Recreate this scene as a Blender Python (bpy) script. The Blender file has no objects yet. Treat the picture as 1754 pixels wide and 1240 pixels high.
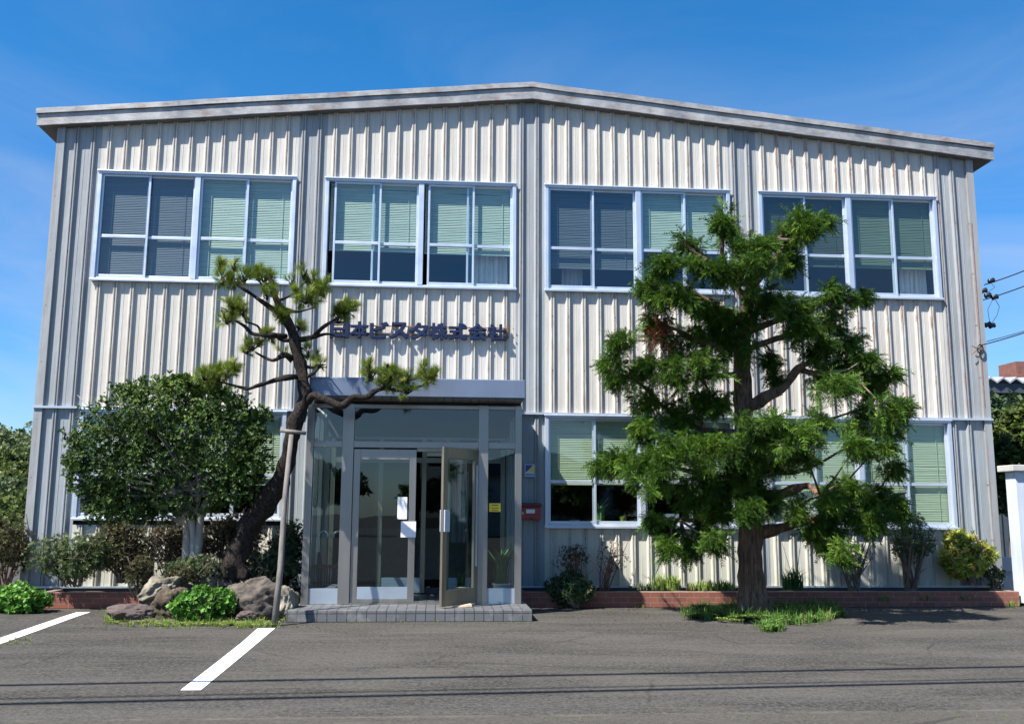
import bpy, math, random
import numpy as np
from mathutils import Vector, Matrix, noise
SC = bpy.context.scene
COL = SC.collection
rad = math.radians
RNG = np.random.default_rng(7)
random.seed(7)

# ------------------------------------------------------------------ camera
FPX, PITCH, YAW, ROLL = 1620.0, 0.1565545, -0.0771615, -0.0054577
CAM = np.array([0.0, -15.2, 1.426])
def _rot():
    cp, sp, cy, sy, cr, sr = math.cos(PITCH), math.sin(PITCH), math.cos(YAW), math.sin(YAW), math.cos(ROLL), math.sin(ROLL)
    Rz = np.array([[cy, -sy, 0], [sy, cy, 0], [0, 0, 1]]); Rx = np.array([[1, 0, 0], [0, cp, -sp], [0, sp, cp]])
    Ry = np.array([[cr, 0, sr], [0, 1, 0], [-sr, 0, cr]])
    return Rz @ Rx @ Ry
ROT = _rot()
def at(px, py, Y):
    """point of the photograph (1754x1240) on the vertical plane y = Y"""
    d = ROT @ np.array([px - 877.0, FPX, -(py - 620.0)])
    k = (Y - CAM[1]) / d[1]
    return Vector(CAM + k * d)
def ground_at(px, py, Z=0.0):
    d = ROT @ np.array([px - 877.0, FPX, -(py - 620.0)])
    k = (Z - CAM[2]) / d[2]
    return Vector(CAM + k * d)
camd = bpy.data.cameras.new("camera"); cam = bpy.data.objects.new("camera", camd); COL.objects.link(cam)
camd.sensor_width = 36.0; camd.lens = FPX / 1754.0 * 36.0; camd.clip_start = 0.1; camd.clip_end = 2000
m = Matrix(((ROT[0][0], ROT[0][2], -ROT[0][1], CAM[0]), (ROT[1][0], ROT[1][2], -ROT[1][1], CAM[1]),
            (ROT[2][0], ROT[2][2], -ROT[2][1], CAM[2]), (0, 0, 0, 1)))
cam.matrix_world = m
SC.camera = cam

# ------------------------------------------------------------------ sky, sun, exposure
SUNV = Vector((-1.5, -1.0, 2.4)).normalized()          # towards the sun
elev = math.asin(SUNV.z); azim = math.atan2(SUNV.x, SUNV.y)
world = bpy.data.worlds.new("World"); SC.world = world; world.use_nodes = True
wt = world.node_tree; wt.nodes.clear()
def WN(t, **k):
    n = wt.nodes.new(t)
    for a, b in k.items(): setattr(n, a, b)
    return n
sky = WN("ShaderNodeTexSky", sky_type='NISHITA'); sky.sun_disc = False
sky.sun_elevation = elev; sky.sun_rotation = azim; sky.altitude = 0; sky.air_density = 1.0; sky.dust_density = 0.5; sky.ozone_density = 3.0
hsv = WN("ShaderNodeHueSaturation"); hsv.inputs["Saturation"].default_value = 1.40; hsv.inputs["Value"].default_value = 1.42
wt.links.new(sky.outputs[0], hsv.inputs["Color"])
tc = WN("ShaderNodeTexCoord"); mp = WN("ShaderNodeMapping"); mp.inputs["Scale"].default_value = (1.6, 1.6, 4.2)
mp.inputs["Rotation"].default_value = (0.0, 0.5, 0.3)
wt.links.new(tc.outputs["Generated"], mp.inputs[0])
nz = WN("ShaderNodeTexNoise"); nz.inputs["Scale"].default_value = 1.7; nz.inputs["Detail"].default_value = 8; nz.inputs["Roughness"].default_value = .55
nz.inputs["Distortion"].default_value = .7
wt.links.new(mp.outputs[0], nz.inputs["Vector"])
rmp = WN("ShaderNodeMapRange"); rmp.inputs[1].default_value = .38; rmp.inputs[2].default_value = .76; rmp.inputs[3].default_value = 0; rmp.inputs[4].default_value = .6
wt.links.new(nz.outputs[0], rmp.inputs[0])
sepw = WN("ShaderNodeSeparateXYZ"); wt.links.new(tc.outputs["Generated"], sepw.inputs[0])
low = WN("ShaderNodeMapRange"); low.inputs[1].default_value = .52; low.inputs[2].default_value = .15; low.inputs[3].default_value = .03; low.inputs[4].default_value = 1
wt.links.new(sepw.outputs[2], low.inputs[0])
mulc = WN("ShaderNodeMath", operation='MULTIPLY'); wt.links.new(rmp.outputs[0], mulc.inputs[0]); wt.links.new(low.outputs[0], mulc.inputs[1])
mixc = WN("ShaderNodeMix", data_type='RGBA'); wt.links.new(mulc.outputs[0], mixc.inputs[0])
hz = WN("ShaderNodeMapRange"); hz.inputs[1].default_value = .42; hz.inputs[2].default_value = .0; hz.inputs[3].default_value = 0; hz.inputs[4].default_value = 1
wt.links.new(sepw.outputs[2], hz.inputs[0])
tint = WN("ShaderNodeMix", data_type='RGBA', blend_type='MULTIPLY'); away = WN("ShaderNodeMapRange"); away.inputs[1].default_value = -.6; away.inputs[2].default_value = .4; away.inputs[3].default_value = .8; away.inputs[4].default_value = 1; wt.links.new(sepw.outputs[1], away.inputs[0])
hza = WN("ShaderNodeMath", operation='MULTIPLY'); wt.links.new(hz.outputs[0], hza.inputs[0]); wt.links.new(away.outputs[0], hza.inputs[1]); wt.links.new(hza.outputs[0], tint.inputs[0]); wt.links.new(hsv.outputs[0], tint.inputs[6]); tint.inputs[7].default_value = (.52, .74, 1.0, 1)
wt.links.new(tint.outputs[2], mixc.inputs[6]); mixc.inputs[7].default_value = (5.2, 5.6, 6.2, 1)
bg = WN("ShaderNodeBackground"); bg.inputs[1].default_value = 0.060
wt.links.new(mixc.outputs[2], bg.inputs[0])
wo = WN("ShaderNodeOutputWorld"); wt.links.new(bg.outputs[0], wo.inputs[0])
ld = bpy.data.lights.new("sun", 'SUN'); ld.energy = 5.0; ld.angle = rad(0.53); ld.color = (1.0, 0.95, 0.87)
sun = bpy.data.objects.new("sun", ld); COL.objects.link(sun); sun.location = (-20, -20, 30)
sun.rotation_euler = SUNV.to_track_quat('Z', 'Y').to_euler()
SC.view_settings.view_transform = 'Standard'; SC.view_settings.look = 'None'; SC.view_settings.gamma = 1
SC.view_settings.exposure = 1.17
SC.cycles.max_bounces = 8; SC.cycles.transparent_max_bounces = 16

# ------------------------------------------------------------------ materials
class NT:
    def __init__(s, name):
        s.m = bpy.data.materials.new(name); s.m.use_nodes = True; s.t = s.m.node_tree; s.t.nodes.clear()
        s.out = s.n("ShaderNodeOutputMaterial")
    def n(s, t, **k):
        x = s.t.nodes.new(t)
        for a, b in k.items(): setattr(x, a, b)
        return x
    def l(s, a, b): s.t.links.new(a, b)
    def set(s, inp, v):
        if hasattr(v, "is_linked") or isinstance(v, bpy.types.NodeSocket): s.l(v, inp)
        elif isinstance(v, (tuple, list)) and len(v) == 3 and inp.type == 'RGBA': inp.default_value = (*v, 1)
        else: inp.default_value = v
    def math(s, op, a, b=0.0, c=None, clamp=False):
        x = s.n("ShaderNodeMath", operation=op, use_clamp=clamp); s.set(x.inputs[0], a); s.set(x.inputs[1], b)
        if c is not None: s.set(x.inputs[2], c)
        return x.outputs[0]
    def coord(s, kind="Object", scale=(1, 1, 1)):
        c = s.n("ShaderNodeTexCoord"); mm = s.n("ShaderNodeMapping"); mm.inputs["Scale"].default_value = scale
        s.l(c.outputs[kind], mm.inputs[0]); return mm.outputs[0]
    def noise(s, vec, scale, detail=4, rough=.55, dist=0):
        x = s.n("ShaderNodeTexNoise"); s.l(vec, x.inputs["Vector"]); x.inputs["Scale"].default_value = scale
        x.inputs["Detail"].default_value = detail; x.inputs["Roughness"].default_value = rough; x.inputs["Distortion"].default_value = dist
        return x.outputs[0]
    def ramp(s, f, a, b, lo=0.0, hi=1.0):
        x = s.n("ShaderNodeMapRange"); s.l(f, x.inputs[0]); x.inputs[1].default_value = a; x.inputs[2].default_value = b
        x.inputs[3].default_value = lo; x.inputs[4].default_value = hi; return x.outputs[0]
    def mix(s, f, a, b):
        x = s.n("ShaderNodeMix", data_type='RGBA'); s.set(x.inputs[0], f); s.set(x.inputs[6], a); s.set(x.inputs[7], b); return x.outputs[2]
    def bump(s, h, strength=.3, dist=.01):
        x = s.n("ShaderNodeBump"); x.inputs["Strength"].default_value = strength; x.inputs["Distance"].default_value = dist
        s.l(h, x.inputs["Height"]); return x.outputs[0]
    def pbr(s, col, rough=.6, metal=0.0, normal=None, spec=.5, finish=True):
        p = s.n("ShaderNodeBsdfPrincipled"); s.set(p.inputs["Base Color"], col); s.set(p.inputs["Roughness"], rough)
        s.set(p.inputs["Metallic"], metal); p.inputs["Specular IOR Level"].default_value = spec
        if normal is not None: s.l(normal, p.inputs["Normal"])
        if finish: s.l(p.outputs[0], s.out.inputs[0])
        return p
M = {}
def simple(name, col, rough=.6, metal=0.0, var=.15, scale=6.0, bump=0.0, spec=.5, stretch=(1, 1, 1)):
    t = NT(name); v = t.coord("Object", stretch); f = t.noise(v, scale, 5)
    dark = tuple(c * (1 - var) for c in col); lite = tuple(min(1, c * (1 + var)) for c in col)
    c = t.mix(t.ramp(f, .3, .7), dark, lite)
    nrm = t.bump(t.noise(v, scale * 6, 4), bump, .01) if bump else None
    t.pbr(c, t.ramp(f, .3, .7, max(0, rough - .07), min(1, rough + .07)), metal, nrm, spec)
    M[name] = t.m; return t.m

PITCHX, RIB0 = 0.26, -5.96          # rib spacing and the first rib
def cladding_mat(name, base, rustiness):
    t = NT(name)
    c = t.n("ShaderNodeTexCoord").outputs["Object"]; sx = t.n("ShaderNodeSeparateXYZ"); t.l(c, sx.inputs[0])
    x, y, z = sx.outputs
    # worn grime: soft vertical streaks
    mp_ = t.n("ShaderNodeMapping"); mp_.inputs["Scale"].default_value = (9, 9, .5); t.l(c, mp_.inputs[0])
    streak = t.noise(mp_.outputs[0], 1.6, 6, .6)
    mp2 = t.n("ShaderNodeMapping"); mp2.inputs["Scale"].default_value = (1, 1, 1); t.l(c, mp2.inputs[0])
    cloud = t.noise(mp2.outputs[0], 1.3, 5, .6)
    d = tuple(b * .80 for b in base); l_ = tuple(min(.9, b * 1.08) for b in base)
    col = t.mix(t.ramp(streak, .3, .72), d, l_)
    col = t.mix(t.ramp(cloud, .48, .8, 0, .35), col, (base[0] * .8, base[1] * .74, base[2] * .64))
    # panel-to-panel tone: each sheet is 3 ribs wide
    sheet = t.math('FLOOR', t.math('DIVIDE', t.math('ADD', x, 6.09), PITCHX * 3))
    wn = t.n("ShaderNodeTexWhiteNoise", noise_dimensions='1D'); t.l(sheet, wn.inputs["W"])
    col = t.mix(t.math('MULTIPLY', wn.outputs[0], .16), col, (base[0] * .62, base[1] * .66, base[2] * .72))
    # rib mask
    ph = t.math('SUBTRACT', t.math('FRACT', t.math('DIVIDE', t.math('SUBTRACT', x, RIB0 - PITCHX / 2), PITCHX)), .5)
    ap = t.math('ABSOLUTE', ph)
    rib = t.ramp(ap, .13, .085)
    mp3 = t.n("ShaderNodeMapping"); mp3.inputs["Scale"].default_value = (5, 5, 1.1); t.l(c, mp3.inputs[0])
    rn = t.noise(mp3.outputs[0], 2.2, 8, .72)
    right = t.ramp(x, 0.5, 7.0, .30, 1.0)
    crest = t.math('MULTIPLY', rib, t.math('MULTIPLY', t.ramp(rn, .38, .62), .42), clamp=True)
    col = t.mix(crest, col, (.20, .165, .14))
    mp4 = t.n("ShaderNodeMapping"); mp4.inputs["Scale"].default_value = (4, 4, .8); mp4.inputs["Location"].default_value = (3, 1, 7); t.l(c, mp4.inputs[0])
    rn2 = t.noise(mp4.outputs[0], 3.0, 8, .75)
    edge = t.math('MULTIPLY', t.ramp(ap, .16, .125), t.ramp(ap, .02, .06))
    rust = t.math('MULTIPLY', t.math('MULTIPLY', edge, t.ramp(rn2, .50, .60)), t.math('MULTIPLY', right, rustiness), clamp=True)
    col = t.mix(rust, col, (.23, .085, .04))
    # screws, dark dots on the rib crests in rows
    zf = t.math('ABSOLUTE', t.math('SUBTRACT', t.math('FRACT', t.math('DIVIDE', t.math('ADD', z, .35), .9)), .5))
    scr = t.math('MULTIPLY', t.math('LESS_THAN', zf, .014), t.math('LESS_THAN', ap, .035))
    col = t.mix(t.math('MULTIPLY', scr, t.ramp(rn2, .4, .6, .25, .9)), col, (.10, .08, .07))
    # dirt washed down to the foot of the wall
    foot = t.math('MULTIPLY', t.ramp(z, .95, .27), t.ramp(streak, .4, .62, .1, .75))
    col = t.mix(foot, col, (base[0] * .5, base[1] * .52, base[2] * .46))
    t.pbr(col, t.ramp(streak, .3, .7, .42, .62), 0.0, t.bump(t.noise(t.coord("Object", (3, 1, 1.2)), 1.8, 3), .25, .03), .4)
    M[name] = t.m
cladding_mat("cream_cladding", (.56, .535, .49), .75)
cladding_mat("grey_cladding", (.315, .335, .35), .4)
cladding_mat("lower_cream_cladding", (.58, .575, .51), .22)
cladding_mat("lower_grey_cladding", (.30, .335, .36), .12)

def fascia_mat():
    t = NT("weathered_fascia"); v = t.coord("Object"); c2 = t.coord("Object", (1, 1, 5))
    f = t.noise(v, 2.5, 8, .65); g = t.noise(c2, 5, 8, .7)
    col = t.mix(t.ramp(f, .35, .68), (.17, .18, .20), (.43, .43, .425))
    col = t.mix(t.ramp(g, .52, .72, 0, .8), col, (.46, .42, .37))
    r = t.noise(t.coord("Object", (.8, 1, 3)), 3.1, 8, .75)
    col = t.mix(t.ramp(r, .53, .62, 0, .55), col, (.23, .125, .075))
    t.pbr(col, .5, .15, t.bump(g, .15, .02)); M["weathered_fascia"] = t.m
fascia_mat()
simple("aluminium", (.53, .59, .68), .40, .5, .05, 3)
simple("stainless", (.29, .277, .26), .34, .75, .06, 1.2, stretch=(6, 6, .6))
simple("door_bronze", (.26, .23, .18), .36, .7, .18, 2.0, stretch=(6, 6, .6))
simple("kick_steel", (.36, .42, .48), .42, .5, .1, 2)
simple("canopy_metal", (.155, .195, .275), .38, .3, .10, 1.6, bump=.03)
simple("soffit", (.12, .115, .11), .7, 0, .2, 5)
simple("dark_trim", (.05, .05, .055), .6, 0, .2, 5)
simple("roof_metal", (.3, .31, .32), .5, .2, .2, 3)
simple("side_wall", (.4, .41, .41), .6, 0, .15, 1.2)
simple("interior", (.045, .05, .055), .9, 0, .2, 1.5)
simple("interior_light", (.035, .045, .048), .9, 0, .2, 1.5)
simple("curtain", (.62, .60, .60), .9, 0, .08, 3)
simple("letter_blue", (.007, .018, .06), .6, 0, .3, 8, spec=.25)
simple("rusty_iron", (.24, .10, .05), .8, .1, .4, 14, bump=.2)
simple("mail_red", (.30, .035, .03), .45, 0, .25, 9)
simple("mail_dark", (.10, .02, .02), .5, 0, .2, 9)
simple("white_paint", (.74, .76, .78), .55, 0, .07, 3)
simple("paper", (.78, .80, .84), .7, 0, .04, 6)
simple("yellow", (.78, .58, .03), .5, 0, .08, 6)
simple("black", (.02, .02, .022), .55, 0, .2, 6)
simple("sign_blue", (.02, .05, .30), .4, 0, .1, 6)
simple("sign_yellow", (.80, .58, .12), .4, 0, .1, 6)
simple("sign_pale", (.55, .62, .66), .4, 0, .05, 6)
simple("umbrella_dark", (.03, .04, .05), .7, 0, .2, 8)
simple("umbrella_clear", (.35, .45, .48), .3, 0, .2, 8)
simple("maroon", (.16, .03, .035), .6, 0, .3, 9)
simple("handle_white", (.72, .70, .62), .35, 0, .1, 9)
simple("pot_white", (.62, .66, .68), .5, 0, .1, 9)
simple("pot_cream", (.55, .50, .40), .6, 0, .1, 9)
simple("soil", (.065, .05, .038), .95, 0, .4, 14, bump=.5)
simple("support_wood", (.15, .138, .128), .85, 0, .28, 3, bump=.35, stretch=(8, 8, 1))
simple("concrete", (.42, .42, .40), .85, 0, .14, 5, bump=.1)
simple("pale_wall", (.47, .52, .60), .7, 0, .13, 1.6, bump=.08, stretch=(4, 4, .8))
simple("slate_wall", (.05, .065, .085), .7, 0, .2, 3)
simple("chimney_brick", (.16, .065, .05), .85, 0, .25, 8)
simple("old_roof_tile", (.30, .33, .38), .6, 0, .2, 3)
simple("insulator", (.02, .02, .025), .4, 0, .2, 9)
simple("wood_block", (.55, .40, .28), .7, 0, .2, 12)
simple("bark_smooth", (.27, .245, .21), .85, 0, .32, 4, bump=.4, stretch=(3, 3, .8))
simple("twig", (.13, .10, .075), .9, 0, .3, 12)
simple("twig_red", (.16, .085, .06), .9, 0, .35, 12)
simple("far_wall", (.50, .48, .44), .9, 0, .1, 1)

def bark(name, lo, hi, streaky=(6, 6, .7), b=.8):
    t = NT(name); v = t.coord("Object", streaky); f = t.noise(v, 4, 8, .7); v2 = t.coord("Object")
    g = t.noise(v2, 2.2, 4)
    col = t.mix(t.ramp(f, .36, .64), lo, hi)
    col = t.mix(t.ramp(g, .5, .75, 0, .4), col, tuple(c * .5 for c in lo))
    t.pbr(col, .9, 0, t.bump(f, b, .05), .2); M[name] = t.m
bark("cedar_bark", (.065, .038, .028), (.27, .175, .125))
bark("pine_bark", (.008, .0065, .006), (.060, .049, .042), (9, 9, 4.5), 1.0)

def leaf_mat(name, a, b, c=None, rough=.5, trans=.28, spec=.35):
    t = NT(name)
    at_ = t.n("ShaderNodeAttribute", attribute_name="tone"); tone = at_.outputs["Fac"]
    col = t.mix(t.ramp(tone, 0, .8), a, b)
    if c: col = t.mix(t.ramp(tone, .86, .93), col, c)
    p = t.pbr(col, rough, 0, None, spec, finish=False)
    tr = t.n("ShaderNodeBsdfTranslucent"); t.l(t.mix(.5, col, b), tr.inputs[0])
    mx = t.n("ShaderNodeMixShader"); mx.inputs[0].default_value = trans
    t.l(p.outputs[0], mx.inputs[1]); t.l(tr.outputs[0], mx.inputs[2]); t.l(mx.outputs[0], t.out.inputs[0])
    M[name] = t.m
leaf_mat("juniper_leaf", (.018, .054, .009), (.100, .195, .022), (.23, .34, .05), .6, .14, .2)
leaf_mat("dead_leaf", (.06, .03, .018), (.15, .06, .03), None, .8, .2, .1)
leaf_mat("pine_needle", (.065, .125, .012), (.19, .26, .03), (.32, .32, .07), .55, .28)
leaf_mat("broad_leaf", (.020, .046, .011), (.072, .130, .024), (.14, .19, .04), .55, .15, .22)
leaf_mat("bright_leaf", (.05, .15, .018), (.12, .29, .04), (.22, .38, .07), .5, .3)
leaf_mat("grey_leaf", (.055, .085, .035), (.14, .19, .075), (.22, .24, .11), .6, .25)
leaf_mat("brown_leaf", (.045, .045, .02), (.11, .10, .045), (.13, .16, .05), .7, .25)
leaf_mat("dark_shrub_leaf", (.02, .045, .018), (.06, .10, .04), (.10, .15, .05), .5, .2)
leaf_mat("yellow_leaf", (.15, .21, .035), (.36, .40, .06), (.45, .27, .09), .5, .3)
leaf_mat("grass_leaf", (.05, .12, .02), (.12, .24, .04), (.28, .32, .12), .6, .3)
leaf_mat("weed_leaf", (.14, .22, .04), (.25, .34, .08), (.33, .32, .13), .6, .3)
leaf_mat("hill_leaf", (.03, .055, .012), (.085, .125, .022), (.15, .17, .035), .7, .3)
leaf_mat("iris_leaf", (.03, .09, .03), (.07, .17, .05), None, .5, .25)
leaf_mat("red_bush_leaf", (.045, .035, .022), (.11, .085, .045), (.09, .13, .05), .7, .2)

def glass_mat(name, tint, refl_rough=0.0, ior=1.7, boost=0.0):
    t = NT(name)
    tr = t.n("ShaderNodeBsdfTransparent"); tr.inputs[0].default_value = (*tint, 1)
    g = t.n("ShaderNodeBsdfGlossy"); g.inputs["Roughness"].default_value = refl_rough; g.inputs["Color"].default_value = (.80, .92, 1, 1)
    v = t.coord("Object"); nb = t.bump(t.noise(v, .9, 2), .04, .05); t.l(nb, g.inputs["Normal"])
    # two-sided Schlick reflectance, the same for light coming from either side of the thin pane
    gm = t.n("ShaderNodeNewGeometry"); dt = t.n("ShaderNodeVectorMath", operation='DOT_PRODUCT'); t.l(gm.outputs["Incoming"], dt.inputs[0]); t.l(gm.outputs["Normal"], dt.inputs[1])
    f0 = ((ior - 1) / (ior + 1)) ** 2 * 1.35 + boost
    f = t.math('MULTIPLY_ADD', t.math('POWER', t.math('SUBTRACT', 1.0, t.math('ABSOLUTE', dt.outputs["Value"])), 5.0), 1 - f0, f0, clamp=True)
    mx = t.n("ShaderNodeMixShader"); t.l(f, mx.inputs[0]); t.l(tr.outputs[0], mx.inputs[1]); t.l(g.outputs[0], mx.inputs[2])
    t.l(mx.outputs[0], t.out.inputs[0]); M[name] = t.m
glass_mat("window_glass", (.90, .96, .94), 0, 1.6, .02)
glass_mat("screened_glass", (.62, .65, .67), 0, 1.6, .02)
glass_mat("inner_glass", (.7, .8, .82), 0, 1.25, 0)
glass_mat("porch_glass", (.62, .74, .77), 0, 1.55, .022)

def blind_mat(name, col):
    t = NT(name); v = t.coord("Object", (1, 1, 10)); f = t.noise(v, 2.2, 6, .65)
    c = t.mix(t.ramp(f, .3, .7), tuple(a * .86 for a in col), tuple(a * 1.08 for a in col))
    t.pbr(c, .55); M[name] = t.m
blind_mat("green_blind", (.36, .455, .385))
blind_mat("lower_green_blind", (.34, .40, .275))
blind_mat("shaded_grey_blind", (.19, .25, .26))  # shade behind the insect screens is put into this darker blind colour
blind_mat("shaded_green_blind", (.10, .15, .10))  # green blind darkened in colour to look out of the sun

def brick_mat():
    t = NT("red_brick"); c = t.n("ShaderNodeTexCoord").outputs["Object"]; sp = t.n("ShaderNodeSeparateXYZ"); t.l(c, sp.inputs[0])
    cb = t.n("ShaderNodeCombineXYZ"); t.l(t.math('ADD', sp.outputs[0], sp.outputs[1]), cb.inputs[0]); t.l(t.math('ADD', sp.outputs[2], .004), cb.inputs[1])
    b = t.n("ShaderNodeTexBrick"); t.l(cb.outputs[0], b.inputs["Vector"])
    b.inputs["Color1"].default_value = (.30, .105, .07, 1); b.inputs["Color2"].default_value = (.21, .075, .055, 1); b.inputs["Mortar"].default_value = (.24, .19, .16, 1)
    b.inputs["Scale"].default_value = 1; b.inputs["Mortar Size"].default_value = .006; b.inputs["Brick Width"].default_value = .225; b.inputs["Row Height"].default_value = .078
    f = t.noise(t.coord(), 9, 6, .65)
    col = t.mix(t.ramp(f, .35, .75, 0, .6), b.outputs[0], (.13, .07, .055))
    inv = t.math('SUBTRACT', 1.0, b.outputs["Fac"])
    t.pbr(col, .85, 0, t.bump(inv, .6, .008), .2); M["red_brick"] = t.m
brick_mat()
def tile_mat():
    t = NT("step_tile"); c = t.n("ShaderNodeTexCoord").outputs["Object"]; sp = t.n("ShaderNodeSeparateXYZ"); t.l(c, sp.inputs[0])
    geo = t.n("ShaderNodeNewGeometry"); gn = t.n("ShaderNodeSeparateXYZ"); t.l(geo.outputs["Normal"], gn.inputs[0])
    up = t.math('GREATER_THAN', gn.outputs[2], .5)
    vv = t.n("ShaderNodeMix", data_type='FLOAT'); t.l(up, vv.inputs[0]); t.l(t.math('ADD', sp.outputs[2], .045), vv.inputs[2]); t.l(sp.outputs[1], vv.inputs[3])
    cb = t.n("ShaderNodeCombineXYZ"); t.l(sp.outputs[0], cb.inputs[0]); t.l(vv.outputs[0], cb.inputs[1])
    b = t.n("ShaderNodeTexBrick"); t.l(cb.outputs[0], b.inputs["Vector"]); b.offset = 0
    b.inputs["Color1"].default_value = (.115, .12, .13, 1); b.inputs["Color2"].default_value = (.095, .10, .108, 1); b.inputs["Mortar"].default_value = (.03, .03, .03, 1)
    b.inputs["Scale"].default_value = 1; b.inputs["Mortar Size"].default_value = .006; b.inputs["Brick Width"].default_value = .127; b.inputs["Row Height"].default_value = .15
    f = t.noise(t.coord(), 5, 6, .65)
    col = t.mix(t.ramp(f, .52, .75, 0, .6), b.outputs[0], (.28, .27, .25))
    t.pbr(col, .6, 0, t.bump(t.math('SUBTRACT', 1.0, b.outputs["Fac"]), .5, .006)); M["step_tile"] = t.m
tile_mat()
def rock_mat(name, lo, hi, moss):
    t = NT(name); v = t.coord(); f = t.noise(v, 3.5, 10, .68, .6); g = t.noise(v, 1.4, 4, .5)
    col = t.mix(t.ramp(f, .36, .66), lo, hi); col = t.mix(t.ramp(g, .5, .66, 0, .7), col, moss)
    t.pbr(col, .92, 0, t.bump(f, .9, .06), .2); M[name] = t.m
rock_mat("boulder_rock", (.030, .027, .025), (.165, .14, .12), (.020, .019, .018))
rock_mat("pale_rock", (.09, .08, .06), (.34, .31, .25), (.08, .075, .045))
rock_mat("slab_rock", (.07, .055, .052), (.15, .115, .11), (.11, .09, .085))
rock_mat("brown_rock", (.045, .036, .027), (.15, .115, .085), (.045, .045, .025))
def asphalt_mat():
    t = NT("asphalt"); v = t.coord(); sp = t.n("ShaderNodeSeparateXYZ"); t.l(v, sp.inputs[0])
    big = t.noise(t.coord("Object", (.5, 1.3, 1)), .8, 5, .6, .6); mid = t.noise(t.coord("Object", (1, 2.4, 1)), 2.6, 6, .65); fine = t.noise(v, 95, 3, .7); grit = t.noise(v, 28, 4, .7)
    col = t.mix(t.ramp(big, .40, .60), (.023, .022, .021), (.062, .058, .053))
    col = t.mix(t.ramp(mid, .45, .75, 0, .45), col, (.074, .070, .064))
    col = t.mix(t.ramp(grit, .40, .72, 0, .75), col, (.115, .108, .098))
    col = t.mix(t.ramp(fine, .56, .70, 0, .55), col, (.24, .23, .21))
    col = t.mix(t.ramp(fine, .44, .36, 0, .55), col, (.022, .021, .020))
    sp2 = t.noise(v, 14, 5, .8); col = t.mix(t.ramp(sp2, .50, .66, 0, .5), col, (.108, .102, .093)); col = t.mix(t.ramp(sp2, .46, .32, 0, .6), col, (.024, .023, .022))
    st = t.noise(t.coord("Object", (.25, 2.2, 1)), 3.2, 6, .6, .3)
    col = t.mix(t.ramp(st, .54, .72, 0, .5), col, (.105, .095, .078))
    # seams between old paving lanes, running along the building
    wob = t.math('MULTIPLY', t.math('SUBTRACT', t.noise(t.coord("Object", (1, 0, 0)), 1.5, 6, .6), .5), .12)
    yy = t.math('ADD', sp.outputs[1], wob)
    for y0, wdt, amt, cc in ((-3.55, .03, .5, (.15, .14, .12)), (-4.6, .035, .55, (.045, .042, .04)), (-8.22, .045, .35, (.17, .155, .12)), (-5.9, .02, .35, (.04, .038, .036))):
        dd = t.math('ABSOLUTE', t.math('SUBTRACT', yy, y0))
        k = t.math('MULTIPLY', t.ramp(dd, wdt, wdt * .3), t.ramp(t.noise(t.coord("Object", (1.4, 1, 1)), 1.6, 5, .7), .42, .58, 0, amt))
        col = t.mix(k, col, cc)
    lane = t.ramp(yy, -8.2, -8.26); col = t.mix(t.math('MULTIPLY', lane, .35), col, (.085, .078, .068))
    vo = t.n("ShaderNodeTexVoronoi", feature='DISTANCE_TO_EDGE'); vo.inputs["Scale"].default_value = .55
    wv = t.n("ShaderNodeMix", data_type='VECTOR'); wv.inputs[0].default_value = .2; t.l(v, wv.inputs[4])
    nn = t.n("ShaderNodeTexNoise"); nn.inputs["Scale"].default_value = 2; nn.inputs["Detail"].default_value = 5; t.l(v, nn.inputs["Vector"]); t.l(nn.outputs[1], wv.inputs[5]); t.l(wv.outputs[1], vo.inputs["Vector"])
    crack = t.math('MULTIPLY', t.ramp(vo.outputs[0], .012, .003), t.ramp(t.noise(v, .6, 3), .5, .6, 0, .6))
    col = t.mix(crack, col, (.03, .028, .026))
    t.pbr(col, .95, 0, t.bump(fine, .35, .006), .08); M["asphalt"] = t.m
asphalt_mat()
def paint_mat():
    t = NT("line_paint"); v = t.coord(); f = t.noise(v, 60, 4, .75); g = t.noise(v, 5, 5, .6)
    col = t.mix(t.ramp(g, .35, .7), (.70, .70, .70), (.82, .82, .82)); k = t.ramp(f, .58, .68, 0, .8)
    col = t.mix(k, col, (.13, .125, .12)); col = t.mix(t.ramp(t.noise(v, 2.2, 6, .7), .5, .72, 0, .45), col, (.30, .29, .28)); t.pbr(col, .75); M["line_paint"] = t.m
paint_mat()
def hill_mat():
    t = NT("hill_ground"); f = t.noise(t.coord(), .8, 8, .6)
    t.pbr(t.mix(t.ramp(f, .35, .65), (.03, .05, .015), (.08, .11, .03)), .95); M["hill_ground"] = t.m
hill_mat()

# ------------------------------------------------------------------ object helpers
def tag(o, label=None, cat=None, group=None, kind=None):
    if label: o["label"] = label
    if cat: o["category"] = cat
    if group: o["group"] = group
    if kind: o["kind"] = kind
    return o
def thing(name, label, cat, loc=(0, 0, 0), group=None):
    o = bpy.data.objects.new(name, None); COL.objects.link(o); o.location = loc; o.empty_display_size = .2
    bpy.context.view_layer.update()
    return tag(o, label, cat, group)
def link(name, me, mat, parent=None, smooth=False):
    o = bpy.data.objects.new(name, me); COL.objects.link(o)
    mats = mat if isinstance(mat, (list, tuple)) else [mat]
    for k in mats: me.materials.append(M[k])
    if parent is not None:
        o.parent = parent
        off = Vector((0, 0, 0)); p = parent
        while p is not None: off += p.location; p = p.parent
        o.location = -off          # meshes are written in world coordinates
    if smooth:
        me.polygons.foreach_set("use_smooth", [True] * len(me.polygons))
    return o
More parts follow.
